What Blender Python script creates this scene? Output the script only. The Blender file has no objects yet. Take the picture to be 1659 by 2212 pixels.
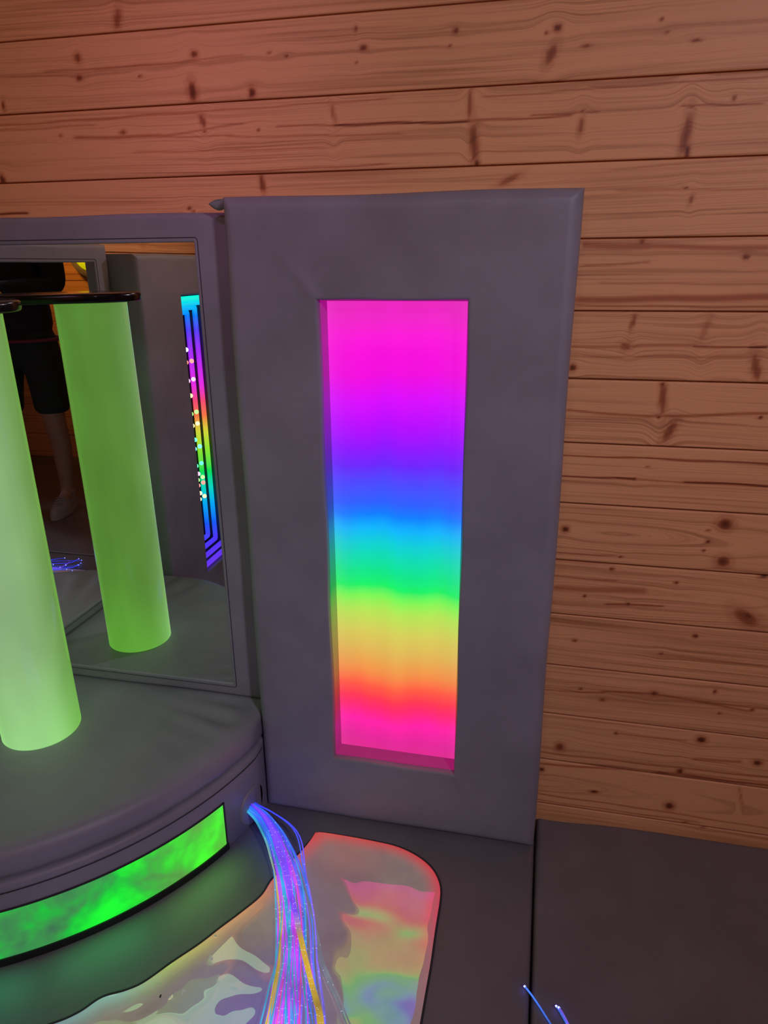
import bpy, bmesh, math, random
import numpy as np
from mathutils import Vector, Matrix, noise as mnoise
random.seed(7); rng=np.random.default_rng(7)
SC=bpy.context.scene; COL=SC.collection
R=math.radians
KNOTS=[(-0.2207,1.608,0.0064,0.0158,-12,0.55),(-0.3106,1.5522,0.0057,0.0073,15,0.7),(-0.3132,1.5195,0.0058,0.0045,0,0.7),(-0.0785,1.5442,0.0062,0.005,0,0.75),(-0.0873,1.486,0.0072,0.0165,5,0.8),(0.0266,1.4786,0.0053,0.008,0,0.9),(-0.188,1.5157,0.0028,0.0022,0,0.8),(-0.4834,1.4829,0.0031,0.0078,0,0.8),(-0.514,1.3537,0.0053,0.0084,15,0.9),(-0.368,1.4263,0.003,0.0024,0,0.6),(-0.2356,1.4263,0.0058,0.0039,0,0.6),(-0.0721,1.4376,0.0046,0.0113,20,0.6),(-0.071,1.4209,0.0023,0.0019,0,0.6),(0.0628,1.5377,0.0021,0.0017,0,0.7),(0.0939,1.531,0.0017,0.0014,0,0.7),(0.2324,1.5349,0.0056,0.0041,0,0.8),(0.2193,1.5633,0.002,0.0047,0,0.5),(0.2198,1.5139,0.0016,0.0014,0,0.5),(0.0347,1.4187,0.0018,0.0015,0,0.6),(0.1762,1.4388,0.0034,0.0162,12,0.4),(0.0366,1.3302,0.0041,0.0156,5,0.75),(-0.1134,1.2918,0.0034,0.0028,0,0.8),(-0.1072,1.2868,0.0024,0.002,0,0.9),(0.3886,1.5496,0.0038,0.0046,0,0.75),(0.3799,1.5285,0.0019,0.0017,0,0.6),(0.5527,1.5426,0.0058,0.0051,0,0.85),(0.5443,1.506,0.0073,0.0157,-25,0.6),(0.5365,1.5367,0.0015,0.0013,0,0.7),(0.7093,1.5433,0.0027,0.0025,0,0.7),(0.7188,1.5254,0.0021,0.0019,0,0.5),(0.7644,1.512,0.0068,0.0006,0,0.7),(0.5993,1.5148,0.0065,0.0006,0,0.6),(0.4163,1.4415,0.0035,0.0229,0,0.6),(0.4246,1.3817,0.0063,0.0301,5,0.65),(0.4311,1.3515,0.004,0.0051,0,0.9),(0.6018,1.4225,0.0018,0.0017,0,0.8),(0.5998,1.4009,0.0044,0.013,-10,0.55),(0.765,1.3818,0.0063,0.0304,-5,0.65),(0.7696,1.3562,0.0035,0.0095,0,0.9),(0.7677,1.4212,0.0014,0.0013,0,0.9),(0.83,1.4297,0.0027,0.0039,0,0.6),(0.4868,1.3237,0.0196,0.0051,25,0.45),(0.7733,1.3026,0.0018,0.0017,0,0.9),(0.7842,1.2842,0.0029,0.0078,-15,0.55),(0.7147,1.2209,0.0049,0.0044,0,0.6),(0.882,1.1948,0.0043,0.0044,0,0.75),(0.7132,1.0883,0.0035,0.0139,-10,0.55),(0.7049,1.0467,0.0094,0.0073,0,0.5),(0.6167,1.0072,0.0049,0.0059,0,0.9),(0.8341,1.0784,0.0052,0.0234,-15,0.25),(0.9242,1.0139,0.0066,0.0239,15,0.6),(0.7783,0.9571,0.0059,0.0315,5,0.6),(0.7747,0.9811,0.0047,0.0041,0,0.8),(0.776,0.9216,0.0024,0.0021,0,0.95),(0.7965,0.8958,0.0071,0.0207,-25,0.6),(0.9449,0.927,0.0015,0.0016,0,0.9),(0.7669,0.8278,0.0024,0.0022,0,0.6),(0.7465,0.8023,0.0033,0.0018,0,0.9),(0.6267,0.6929,0.0062,0.0058,0,0.95),(0.9153,0.7244,0.0119,0.011,0,0.75),(0.9153,0.7244,0.004,0.0037,0,0.9),(0.9217,0.6489,0.0113,0.0104,0,0.75),(0.9217,0.6489,0.0049,0.0038,0,0.9),(0.8874,0.7094,0.002,0.0014,0,0.9),(0.8887,0.687,0.002,0.0014,0,0.9),(0.8845,0.6687,0.002,0.0019,0,0.9),(0.7361,0.6429,0.0026,0.0019,0,0.9),(0.7221,0.616,0.0035,0.003,0,0.95),(0.8433,0.5972,0.0034,0.0029,0,0.95),(0.6752,0.5518,0.0027,0.0026,0,0.9),(0.7591,0.5427,0.0044,0.003,0,0.9),(0.9782,0.536,0.026,0.0129,-32,0.6),(0.9817,0.5403,0.0106,0.0039,-32,0.8),(0.9981,0.626,0.0087,0.0038,15,0.95),(0.6632,0.449,0.0037,0.0032,0,0.7),(0.8929,0.4858,0.0038,0.0041,0,0.95),(0.833,0.4389,0.0022,0.0026,0,0.8),(0.6834,0.3362,0.0028,0.0028,0,0.8),(0.831,0.3449,0.0063,0.0049,0,0.75),(0.7305,0.3153,0.0056,0.0039,0,0.6),(0.9461,0.365,0.0026,0.0043,0,0.85),(1.0202,0.3327,0.0034,0.0027,0,0.8),(0.9608,0.3153,0.0022,0.0022,0,0.7),(0.766,0.2371,0.0033,0.0029,0,0.85),(0.9351,0.247,0.008,0.0073,0,0.95),(0.6522,0.1847,0.0088,0.009,0,0.7),(1.0486,0.2076,0.0077,0.0062,0,0.9),(0.9036,0.1621,0.005,0.0076,0,0.85),(0.6176,0.1185,0.0045,0.0056,0,0.9),(0.7338,0.0784,0.0088,0.0031,3,0.95),(0.8931,0.0686,0.0084,0.0086,0,0.9),(1.0295,0.1193,0.0018,0.0295,15,0.3),(0.9299,0.0316,0.0065,0.0025,10,0.5),(0.9685,0.0253,0.0055,0.0025,10,0.5)]
STREAKS=[(-0.336,1.421,-0.161,1.417,0.0032,0.35),(-0.161,1.417,0.002,1.4298,0.0012,0.3),(-0.161,1.4155,-0.018,1.4119,0.0012,0.3),(-0.38,1.5338,-0.189,1.5326,0.0011,0.3),(-0.189,1.5326,0.01,1.5367,0.0007,0.25),(0.182,1.4205,0.412,1.416,0.0009,0.9),(0.412,1.416,0.58,1.4167,0.0009,0.5),(-0.499,1.4486,-0.087,1.4533,0.002,0.35),(-0.087,1.4533,0.268,1.4565,0.0015,0.3),(-0.501,1.4398,-0.298,1.4414,0.0012,0.25),(-0.207,1.3915,0.157,1.3848,0.0008,0.25),(-0.023,1.3515,0.267,1.3549,0.0016,0.3),(-0.018,1.4097,0.292,1.4014,0.0008,0.3),(0.755,1.4224,0.871,1.4201,0.0016,0.4),(0.52,1.4208,0.624,1.4201,0.0014,0.35),(0.072,1.4238,0.182,1.4198,0.0007,0.35),(0.442,1.4505,0.628,1.4543,0.0014,0.3),(0.628,1.4543,0.874,1.4571,0.0013,0.35),(0.661,1.3346,0.892,1.3437,0.001,0.2),(0.671,1.3026,0.899,1.2977,0.0018,0.25),(0.62,1.2162,0.725,1.2134,0.006,0.35),(0.725,1.2134,0.913,1.2081,0.0044,0.35),(0.623,1.1829,0.728,1.1881,0.0019,0.3),(0.655,1.1552,0.922,1.15,0.0015,0.25),(0.618,1.1256,0.925,1.1307,0.0063,0.42),(0.619,1.1162,0.928,1.1143,0.0016,0.4),(0.614,1.0444,0.704,1.0466,0.0029,0.3),(0.704,1.0466,0.82,1.0508,0.0032,0.3),(0.82,1.0484,0.907,1.0474,0.0016,0.6),(0.907,1.0474,0.938,1.0487,0.0016,1.0),(0.609,1.027,0.897,1.0316,0.0008,0.25),(0.613,0.9286,0.757,0.9217,0.0022,0.4),(0.757,0.9217,0.956,0.9348,0.003,0.4),(0.611,0.8414,0.765,0.8437,0.0014,0.55),(0.765,0.8437,0.97,0.8436,0.0013,0.6),(0.611,0.8002,0.711,0.803,0.0014,0.8),(0.711,0.803,0.747,0.8014,0.0018,0.95),(0.747,0.8014,0.835,0.8011,0.0014,0.4),(0.835,0.802,0.976,0.8022,0.0022,0.85),(0.616,0.6409,0.726,0.645,0.0015,0.3),(0.617,0.6239,0.806,0.6283,0.0015,0.35),(0.615,0.5913,0.731,0.5908,0.002,0.35),(0.617,0.5648,0.786,0.5738,0.0072,0.3),(0.719,0.5386,0.824,0.5451,0.002,0.55),(0.609,0.3239,0.728,0.332,0.0017,0.35),(0.728,0.3354,0.831,0.3449,0.0022,0.4),(0.831,0.3449,1.016,0.3288,0.0027,0.35),(0.892,0.34,1.049,0.3378,0.0016,0.3),(0.765,0.237,0.904,0.2399,0.0012,0.35),(0.615,0.164,1.074,0.1747,0.0024,0.35),(0.617,0.1334,0.859,0.1521,0.0031,0.4),(0.859,0.1521,1.077,0.1552,0.003,0.5),(0.616,0.1457,1.076,0.1633,0.0012,0.3),(0.617,0.051,0.851,0.0519,0.0019,0.4),(0.851,0.0519,1.094,0.0461,0.0019,0.35),(0.618,0.0344,0.948,0.0364,0.0013,0.35),(0.928,0.197,1.017,0.2058,0.004,0.3),(-0.533,1.2901,-0.468,1.2904,0.0022,0.8)]

# ---------------------------------------------------------------- dimensions (metres)
PITCH=.12; GROOVE0=1.587            # cladding board cover and height of one groove
XL=-.695; XR=2.0; YF=-2.75; ZC=2.35 # room
T_P=.1155                            # thick light panels
T_M=.05                              # mirror panels
ZP=.245                              # plinth top
CX,CY,RP=-.675,0.,.69                # plinth arc
# ---------------------------------------------------------------- helpers
def link(o,parent=None):
    COL.objects.link(o)
    if parent is not None: o.parent=parent
    return o
def mesh_np(name,V,F,mats,parent=None,smooth=True,attrs=None,mi=None):
    me=bpy.data.meshes.new(name)
    me.from_pydata([tuple(map(float,v)) for v in V],[],[tuple(int(i) for i in f) for f in F])
    me.update()
    for m in (mats if isinstance(mats,(list,tuple)) else [mats]): me.materials.append(m)
    if mi is not None: me.polygons.foreach_set('material_index',np.array(mi,dtype=np.int32))
    if attrs:
        for k,a in attrs.items():
            at=me.attributes.new(k,'FLOAT','POINT'); at.data.foreach_set('value',np.array(a,dtype=np.float32))
    if smooth: me.polygons.foreach_set('use_smooth',np.ones(len(me.polygons),dtype=bool))
    o=bpy.data.objects.new(name,me)
    return link(o,parent)
def mesh_bm(name,bm,mats,parent=None,smooth=True):
    me=bpy.data.meshes.new(name); bm.normal_update(); bm.to_mesh(me); bm.free()
    for m in (mats if isinstance(mats,(list,tuple)) else [mats]): me.materials.append(m)
    if smooth: me.polygons.foreach_set('use_smooth',np.ones(len(me.polygons),dtype=bool))
    return link(bpy.data.objects.new(name,me),parent)
def sharp(o,deg=40):
    me=o.data; bm=bmesh.new(); bm.from_mesh(me)
    for e in bm.edges:
        if len(e.link_faces)==2 and e.calc_face_angle(0)>R(deg): e.smooth=False
    bm.to_mesh(me); bm.free(); return o
def empty(name,loc=(0,0,0),rz=0):
    o=bpy.data.objects.new(name,None); o.location=loc; o.rotation_euler=(0,0,rz); o.empty_display_size=.1
    return link(o)
def tag(o,label=None,cat=None,group=None,kind=None):
    if label: o['label']=label
    if cat: o['category']=cat
    if group: o['group']=group
    if kind: o['kind']=kind
    return o
def tube_geo(path,rad,n=8,cap=True):
    """verts, faces of a tube along path (list of 3-vectors); rad float or list"""
    P=[Vector(p) for p in path]; k=len(P)
    rads=rad if hasattr(rad,'__len__') else [rad]*k
    V=[];F=[]; up=Vector((0,0,1)); prev=None
    for i in range(k):
        t=(P[min(i+1,k-1)]-P[max(i-1,0)]).normalized()
        if prev is None:
            a=up if abs(t.z)<.9 else Vector((1,0,0))
            nrm=(a-t*a.dot(t)).normalized()
        else:
            nrm=(prev-t*prev.dot(t)).normalized()
        prev=nrm; b=t.cross(nrm)
        for j in range(n):
            an=2*math.pi*j/n
            V.append(P[i]+(nrm*math.cos(an)+b*math.sin(an))*rads[i])
    for i in range(k-1):
        for j in range(n):
            F.append((i*n+j,i*n+(j+1)%n,(i+1)*n+(j+1)%n,(i+1)*n+j))
    if cap:
        F.append(tuple(reversed(range(n)))); F.append(tuple(range((k-1)*n,k*n)))
    return V,F
def catmull(pts,m=8,closed=False):
    pts=[np.array(p,float) for p in pts]; n=len(pts); out=[]
    segs=n if closed else n-1
    for i in range(segs):
        if closed: a,b,c,d=[pts[(i+k)%n] for k in (-1,0,1,2)]
        else: a,b,c,d=pts[max(i-1,0)],pts[i],pts[i+1],pts[min(i+2,n-1)]
        for j in range(m):
            t=j/m
            out.append(.5*((2*b)+(c-a)*t+(2*a-5*b+4*c-d)*t*t+(3*b-a-3*c+d)*t**3))
    if not closed: out.append(pts[-1])
    return out
def box_bm(x0,x1,y0,y1,z0,z1,bev=0,seg=2,bm=None):
    b=bm or bmesh.new()
    r=bmesh.ops.create_cube(b,size=1)
    for v in r['verts']:
        v.co=Vector(((x0+x1)/2+v.co.x*(x1-x0),(y0+y1)/2+v.co.y*(y1-y0),(z0+z1)/2+v.co.z*(z1-z0)))
    if bev:
        es=list({e for v in r['verts'] for e in v.link_edges})
        bmesh.ops.bevel(b,geom=es,offset=bev,segments=seg,affect='EDGES',profile=.5)
    return b
# ---------------------------------------------------------------- node helpers
def newmat(name):
    m=bpy.data.materials.new(name); m.use_nodes=True
    nt=m.node_tree; bs=nt.nodes['Principled BSDF']; return m,nt,bs
def N(nt,t,**kw):
    n=nt.nodes.new(t)
    for k,v in kw.items():
        if k in n.inputs: n.inputs[k].default_value=v
        else: setattr(n,k,v)
    return n
def L(nt,a,b): nt.links.new(a,b)
def ramp(nt,stops,interp='LINEAR'):
    r=nt.nodes.new('ShaderNodeValToRGB'); cr=r.color_ramp; cr.interpolation=interp
    while len(cr.elements)>1: cr.elements.remove(cr.elements[-1])
    cr.elements[0].position=stops[0][0]; cr.elements[0].color=(*stops[0][1],1)
    for p,c in stops[1:]:
        e=cr.elements.new(p); e.color=(*c,1)
    return r
def lin(*c): return tuple(((v/255)/12.92 if v/255<.04045 else ((v/255+.055)/1.055)**2.4) for v in c)
def math_(nt,op,a=None,b=None,c=None):
    n=nt.nodes.new('ShaderNodeMath'); n.operation=op
    for i,v in enumerate((a,b,c)):
        if v is None: continue
        if isinstance(v,(int,float)): n.inputs[i].default_value=v
        else: L(nt,v,n.inputs[i])
    return n.outputs[0]
def mixc(nt,f,a,b,bt='MIX'):
    n=nt.nodes.new('ShaderNodeMix'); n.data_type='RGBA'; n.blend_type=bt
    for i,v in ((0,f),(6,a),(7,b)):
        if isinstance(v,(int,float)): n.inputs[i].default_value=v
        elif isinstance(v,tuple): n.inputs[i].default_value=(*v,1)
        else: L(nt,v,n.inputs[i])
    return n.outputs[2]
# ---------------------------------------------------------------- materials
def wood_mat(name,light=(.80,.42,.18),dark=(.38,.15,.055)):
    m,nt,bs=newmat(name)
    gx=N(nt,'ShaderNodeAttribute',attribute_name='gx'); gz=N(nt,'ShaderNodeAttribute',attribute_name='gz')
    dk=N(nt,'ShaderNodeAttribute',attribute_name='dark'); tn=N(nt,'ShaderNodeAttribute',attribute_name='tone')
    def coords(sx,sz,off):
        c=N(nt,'ShaderNodeCombineXYZ'); L(nt,math_(nt,'MULTIPLY',gx.outputs['Fac'],sx),c.inputs[0])
        L(nt,math_(nt,'MULTIPLY',gz.outputs['Fac'],sz),c.inputs[1]); c.inputs[2].default_value=off; return c.outputs[0]
    n1=N(nt,'ShaderNodeTexNoise',Scale=1.,Detail=2.,Roughness=.5); L(nt,coords(1.3,75,0),n1.inputs['Vector'])
    n2=N(nt,'ShaderNodeTexNoise',Scale=1.,Detail=2.,Roughness=.6); L(nt,coords(3.,320,3.7),n2.inputs['Vector'])
    n3=N(nt,'ShaderNodeTexNoise',Scale=1.,Detail=1.,Roughness=.5); L(nt,coords(1.5,14,8.1),n3.inputs['Vector'])
    n4=N(nt,'ShaderNodeTexNoise',Scale=1.,Detail=3.,Roughness=.7); L(nt,coords(60,700,1.),n4.inputs['Vector'])
    r1=ramp(nt,[(.0,(0,0,0)),(.47,(.05,)*3),(.58,(.45,)*3),(.64,(1,1,1)),(1,(1,1,1))]); L(nt,n1.outputs['Fac'],r1.inputs[0])
    s=math_(nt,'MULTIPLY',r1.outputs[0],.50)
    n5=N(nt,'ShaderNodeTexNoise',Scale=1.,Detail=1.); L(nt,coords(2.2,11,14.),n5.inputs['Vector'])
    s=math_(nt,'ADD',s,math_(nt,'MULTIPLY',math_(nt,'SUBTRACT',n2.outputs['Fac'],.5),math_(nt,'MULTIPLY_ADD',n5.outputs['Fac'],6.,-1.6)))
    s=math_(nt,'ADD',s,math_(nt,'MULTIPLY',math_(nt,'SUBTRACT',n3.outputs['Fac'],.5),.7))
    s=math_(nt,'ADD',s,math_(nt,'MULTIPLY',math_(nt,'SUBTRACT',n4.outputs['Fac'],.5),.25))
    s=math_(nt,'ADD',s,tn.outputs['Fac'])
    sc=nt.nodes.new('ShaderNodeClamp'); L(nt,s,sc.inputs[0])
    base=mixc(nt,sc.outputs[0],light,dark)
    kd=ramp(nt,[(0,(1,1,1)),(.35,(.62,.42,.36)),(.7,(.26,.14,.11)),(1,(.04,.025,.02))]); L(nt,dk.outputs['Fac'],kd.inputs[0])
    col=mixc(nt,1.,base,kd.outputs[0],'MULTIPLY')
    L(nt,col,bs.inputs['Base Color']); bs.inputs['Roughness'].default_value=.5
    bs.inputs['Specular IOR Level'].default_value=.35
    bp=N(nt,'ShaderNodeBump',Strength=.25,Distance=.0012); L(nt,math_(nt,'SUBTRACT',0.,s),bp.inputs['Height']); L(nt,bp.outputs[0],bs.inputs['Normal'])
    return m
def vinyl_mat(name,col=(.19,.195,.225),rough=.48,mott=.12):
    m,nt,bs=newmat(name)
    tc=N(nt,'ShaderNodeTexCoord')
    n=N(nt,'ShaderNodeTexNoise',Scale=420.,Detail=2.); L(nt,tc.outputs['Object'],n.inputs['Vector'])
    w=N(nt,'ShaderNodeTexNoise',Scale=6.,Detail=3.,Roughness=.6); L(nt,tc.outputs['Object'],w.inputs['Vector'])
    b1=N(nt,'ShaderNodeBump',Strength=.12,Distance=.0006); L(nt,n.outputs['Fac'],b1.inputs['Height'])
    b2=N(nt,'ShaderNodeBump',Strength=.25,Distance=.006); L(nt,w.outputs['Fac'],b2.inputs['Height']); L(nt,b1.outputs[0],b2.inputs['Normal'])
    L(nt,b2.outputs[0],bs.inputs['Normal'])
    r=ramp(nt,[(.3,tuple(c*(1-mott) for c in col)),(.7,tuple(c*(1+mott) for c in col))]); L(nt,w.outputs['Fac'],r.inputs[0])
    L(nt,r.outputs[0],bs.inputs['Base Color'])
    rr=N(nt,'ShaderNodeMapRange'); rr.inputs['To Min'].default_value=rough-.06; rr.inputs['To Max'].default_value=rough+.08
    L(nt,w.outputs['Fac'],rr.inputs['Value']); L(nt,rr.outputs[0],bs.inputs['Roughness'])
    return m
def plain(name,col,rough=.5,metal=0,emis=None,es=1.,spec=.5,coat=0):
    m,nt,bs=newmat(name); bs.inputs['Base Color'].default_value=(*col,1); bs.inputs['Roughness'].default_value=rough
    tc=N(nt,'ShaderNodeTexCoord'); n=N(nt,'ShaderNodeTexNoise',Scale=90.,Detail=2.); L(nt,tc.outputs['Object'],n.inputs['Vector'])
    r=ramp(nt,[(.3,tuple(c*.92 for c in col)),(.7,tuple(min(1,c*1.06) for c in col))]); L(nt,n.outputs['Fac'],r.inputs[0]); L(nt,r.outputs[0],bs.inputs['Base Color'])
    bs.inputs['Metallic'].default_value=metal; bs.inputs['Specular IOR Level'].default_value=spec; bs.inputs['Coat Weight'].default_value=coat
    if emis: bs.inputs['Emission Color'].default_value=(*emis,1); bs.inputs['Emission Strength'].default_value=es
    return m
WOOD=wood_mat('spruce_cladding'); WOOD2=wood_mat('spruce_cladding_plain')
VINYL=vinyl_mat('grey_vinyl',(.235,.24,.275)); VINYL_F=vinyl_mat('grey_floor_vinyl',(.15,.145,.155),.5)
THREAD=plain('dark_thread',(.03,.03,.035),.8)
BLACK=plain('black_plastic',(.006,.006,.007),.18)
BLACKB=plain('black_board',(.01,.01,.011),.45)
STEEL=plain('polished_steel',(.6,.6,.6),.15,1.)
LINING=None
def mirror_mat():
    m,nt,bs=newmat('mirror_acrylic')
    bs.inputs['Base Color'].default_value=(.80,.82,.80,1); bs.inputs['Metallic'].default_value=1; bs.inputs['Roughness'].default_value=.0
    tc=N(nt,'ShaderNodeTexCoord'); n=N(nt,'ShaderNodeTexNoise',Scale=26.,Detail=4.,Roughness=.7); L(nt,tc.outputs['Object'],n.inputs['Vector'])
    r=ramp(nt,[(.66,(0,0,0)),(.80,(.05,)*3)]); L(nt,n.outputs['Fac'],r.inputs[0]); L(nt,r.outputs[0],bs.inputs['Roughness'])
    return m
MIRROR=mirror_mat()
RB=[(0,(225,25,140)),(.03,(228,22,150)),(.075,(255,25,165)),(.115,(255,40,110)),(.14,(255,55,80)),(.17,(255,90,65)),(.21,(242,145,72)),(.26,(225,180,85)),(.31,(212,205,88)),(.36,(178,230,85)),
    (.39,(125,245,85)),(.415,(20,240,100)),(.45,(0,228,140)),(.485,(0,218,180)),(.515,(0,205,215)),(.545,(0,180,250)),(.575,(0,125,255)),(.60,(40,95,255)),(.645,(75,70,255)),(.68,(105,35,250)),
    (.715,(140,15,255)),(.76,(180,0,255)),(.81,(215,0,250)),(.86,(240,0,220)),(.93,(250,5,215)),(.97,(238,20,195)),(1,(232,25,185))]
def rainbow_mat(name='rainbow_diffuser',k=1.,bc=(.02,.02,.02),face=True):
    m,nt,bs=newmat(name)
    tc=N(nt,'ShaderNodeTexCoord'); sx=N(nt,'ShaderNodeSeparateXYZ'); L(nt,tc.outputs['Generated'],sx.inputs[0])
    ns=N(nt,'ShaderNodeTexNoise',Scale=3.,Detail=1.); mp=N(nt,'ShaderNodeMapping'); mp.inputs['Scale'].default_value=(1.1,1,.5)
    L(nt,tc.outputs['Generated'],mp.inputs[0]); L(nt,mp.outputs[0],ns.inputs['Vector'])
    z=math_(nt,'ADD',sx.outputs[2],math_(nt,'MULTIPLY',math_(nt,'SUBTRACT',ns.outputs['Fac'],.5),.04))
    r=ramp(nt,[(p,lin(*c)) for p,c in RB]); L(nt,z,r.inputs[0]) if face else L(nt,sx.outputs[2],r.inputs[0])
    # vertical led rows behind the diffuser: slightly darker bands; paler at the rims
    wv=math_(nt,'MULTIPLY',math_(nt,'COSINE',math_(nt,'MULTIPLY',math_(nt,'SUBTRACT',sx.outputs[0],.5),25.)),.015)
    ex=math_(nt,'ABSOLUTE',math_(nt,'SUBTRACT',sx.outputs[0],.5))
    ez=math_(nt,'MAXIMUM',math_(nt,'SUBTRACT',math_(nt,'ABSOLUTE',math_(nt,'SUBTRACT',sx.outputs[2],.5)),.40),0.)
    rim=math_(nt,'POWER',math_(nt,'MULTIPLY',ex,2.),5.)
    rim=math_(nt,'ADD',math_(nt,'MULTIPLY',rim,.07),math_(nt,'MULTIPLY',ez,.7))
    c=mixc(nt,rim,r.outputs[0],(.5,.22,.42)) if face else r.outputs[0]
    L(nt,c,bs.inputs['Emission Color']); st=math_(nt,'MULTIPLY',math_(nt,'ADD',1.02,wv),k); L(nt,st,bs.inputs['Emission Strength'])
    bs.inputs['Base Color'].default_value=(*bc,1); bs.inputs['Roughness'].default_value=.6; bs.inputs['Specular IOR Level'].default_value=.1
    return m
RAINBOW=rainbow_mat()
LINING=rainbow_mat('lining_spill_glow',.34,(.10,.10,.10),False)  # lining emits rainbow colour in place of spill from the diffuser
def tube_mat():
    m,nt,bs=newmat('green_lit_tube')
    tc=N(nt,'ShaderNodeTexCoord'); sx=N(nt,'ShaderNodeSeparateXYZ'); L(nt,tc.outputs['Object'],sx.inputs[0])
    # emission colour changes around the tube: +x / -y is the paler, brighter side
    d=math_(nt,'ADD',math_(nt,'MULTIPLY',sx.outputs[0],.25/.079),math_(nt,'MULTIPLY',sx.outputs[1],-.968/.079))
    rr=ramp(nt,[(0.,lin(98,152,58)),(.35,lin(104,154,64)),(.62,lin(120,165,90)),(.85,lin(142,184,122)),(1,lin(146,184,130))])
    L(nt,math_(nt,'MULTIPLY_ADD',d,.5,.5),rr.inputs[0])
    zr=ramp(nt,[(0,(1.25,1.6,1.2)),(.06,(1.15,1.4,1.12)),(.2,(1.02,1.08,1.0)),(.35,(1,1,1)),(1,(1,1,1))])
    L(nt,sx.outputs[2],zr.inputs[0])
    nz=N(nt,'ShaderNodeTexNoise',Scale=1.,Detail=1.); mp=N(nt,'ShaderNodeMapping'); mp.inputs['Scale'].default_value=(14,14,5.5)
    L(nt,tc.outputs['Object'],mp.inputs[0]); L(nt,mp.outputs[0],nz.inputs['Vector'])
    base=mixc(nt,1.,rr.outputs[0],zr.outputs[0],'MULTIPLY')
    bs.inputs['Base Color'].default_value=(.02,.02,.02,1)
    L(nt,base,bs.inputs['Emission Color'])
    L(nt,math_(nt,'MULTIPLY_ADD',nz.outputs['Fac'],.35,.68),bs.inputs['Emission Strength'])
    bs.inputs['Roughness'].default_value=.12; bs.inputs['Specular IOR Level'].default_value=.5
    return m
TUBE=tube_mat()
def cloud_mat():
    m,nt,bs=newmat('green_cloud_window')
    tc=N(nt,'ShaderNodeTexCoord')
    n1=N(nt,'ShaderNodeTexNoise',Scale=8.,Detail=3.5,Roughness=.55,Distortion=.2); L(nt,tc.outputs['Object'],n1.inputs['Vector'])
    n2=N(nt,'ShaderNodeTexNoise',Scale=5.,Detail=2.); L(nt,tc.outputs['Object'],n2.inputs['Vector'])
    r=ramp(nt,[(.32,lin(50,92,68)),(.43,lin(45,130,62)),(.50,lin(15,165,50)),(.58,lin(0,205,40)),(.70,lin(5,240,40))]); L(nt,n1.outputs['Fac'],r.inputs[0])
    sx=N(nt,'ShaderNodeSeparateXYZ'); L(nt,tc.outputs['Object'],sx.inputs[0])
    yel=nt.nodes.new('ShaderNodeMapRange'); yel.inputs['From Min'].default_value=.52; yel.inputs['From Max'].default_value=.64; L(nt,sx.outputs[0],yel.inputs['Value'])
    c=mixc(nt,math_(nt,'MULTIPLY',yel.outputs[0],.75),r.outputs[0],mixc(nt,1.,r.outputs[0],(2.2,1.1,.6),'MULTIPLY'))
    c=mixc(nt,math_(nt,'MULTIPLY',yel.outputs[0],.18),c,lin(150,235,60))
    L(nt,c,bs.inputs['Emission Color']); bs.inputs['Emission Strength'].default_value=1.25
    bs.inputs['Base Color'].default_value=(.05,.08,.05,1); bs.inputs['Roughness'].default_value=.25
    return m
CLOUD=cloud_mat()
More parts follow.
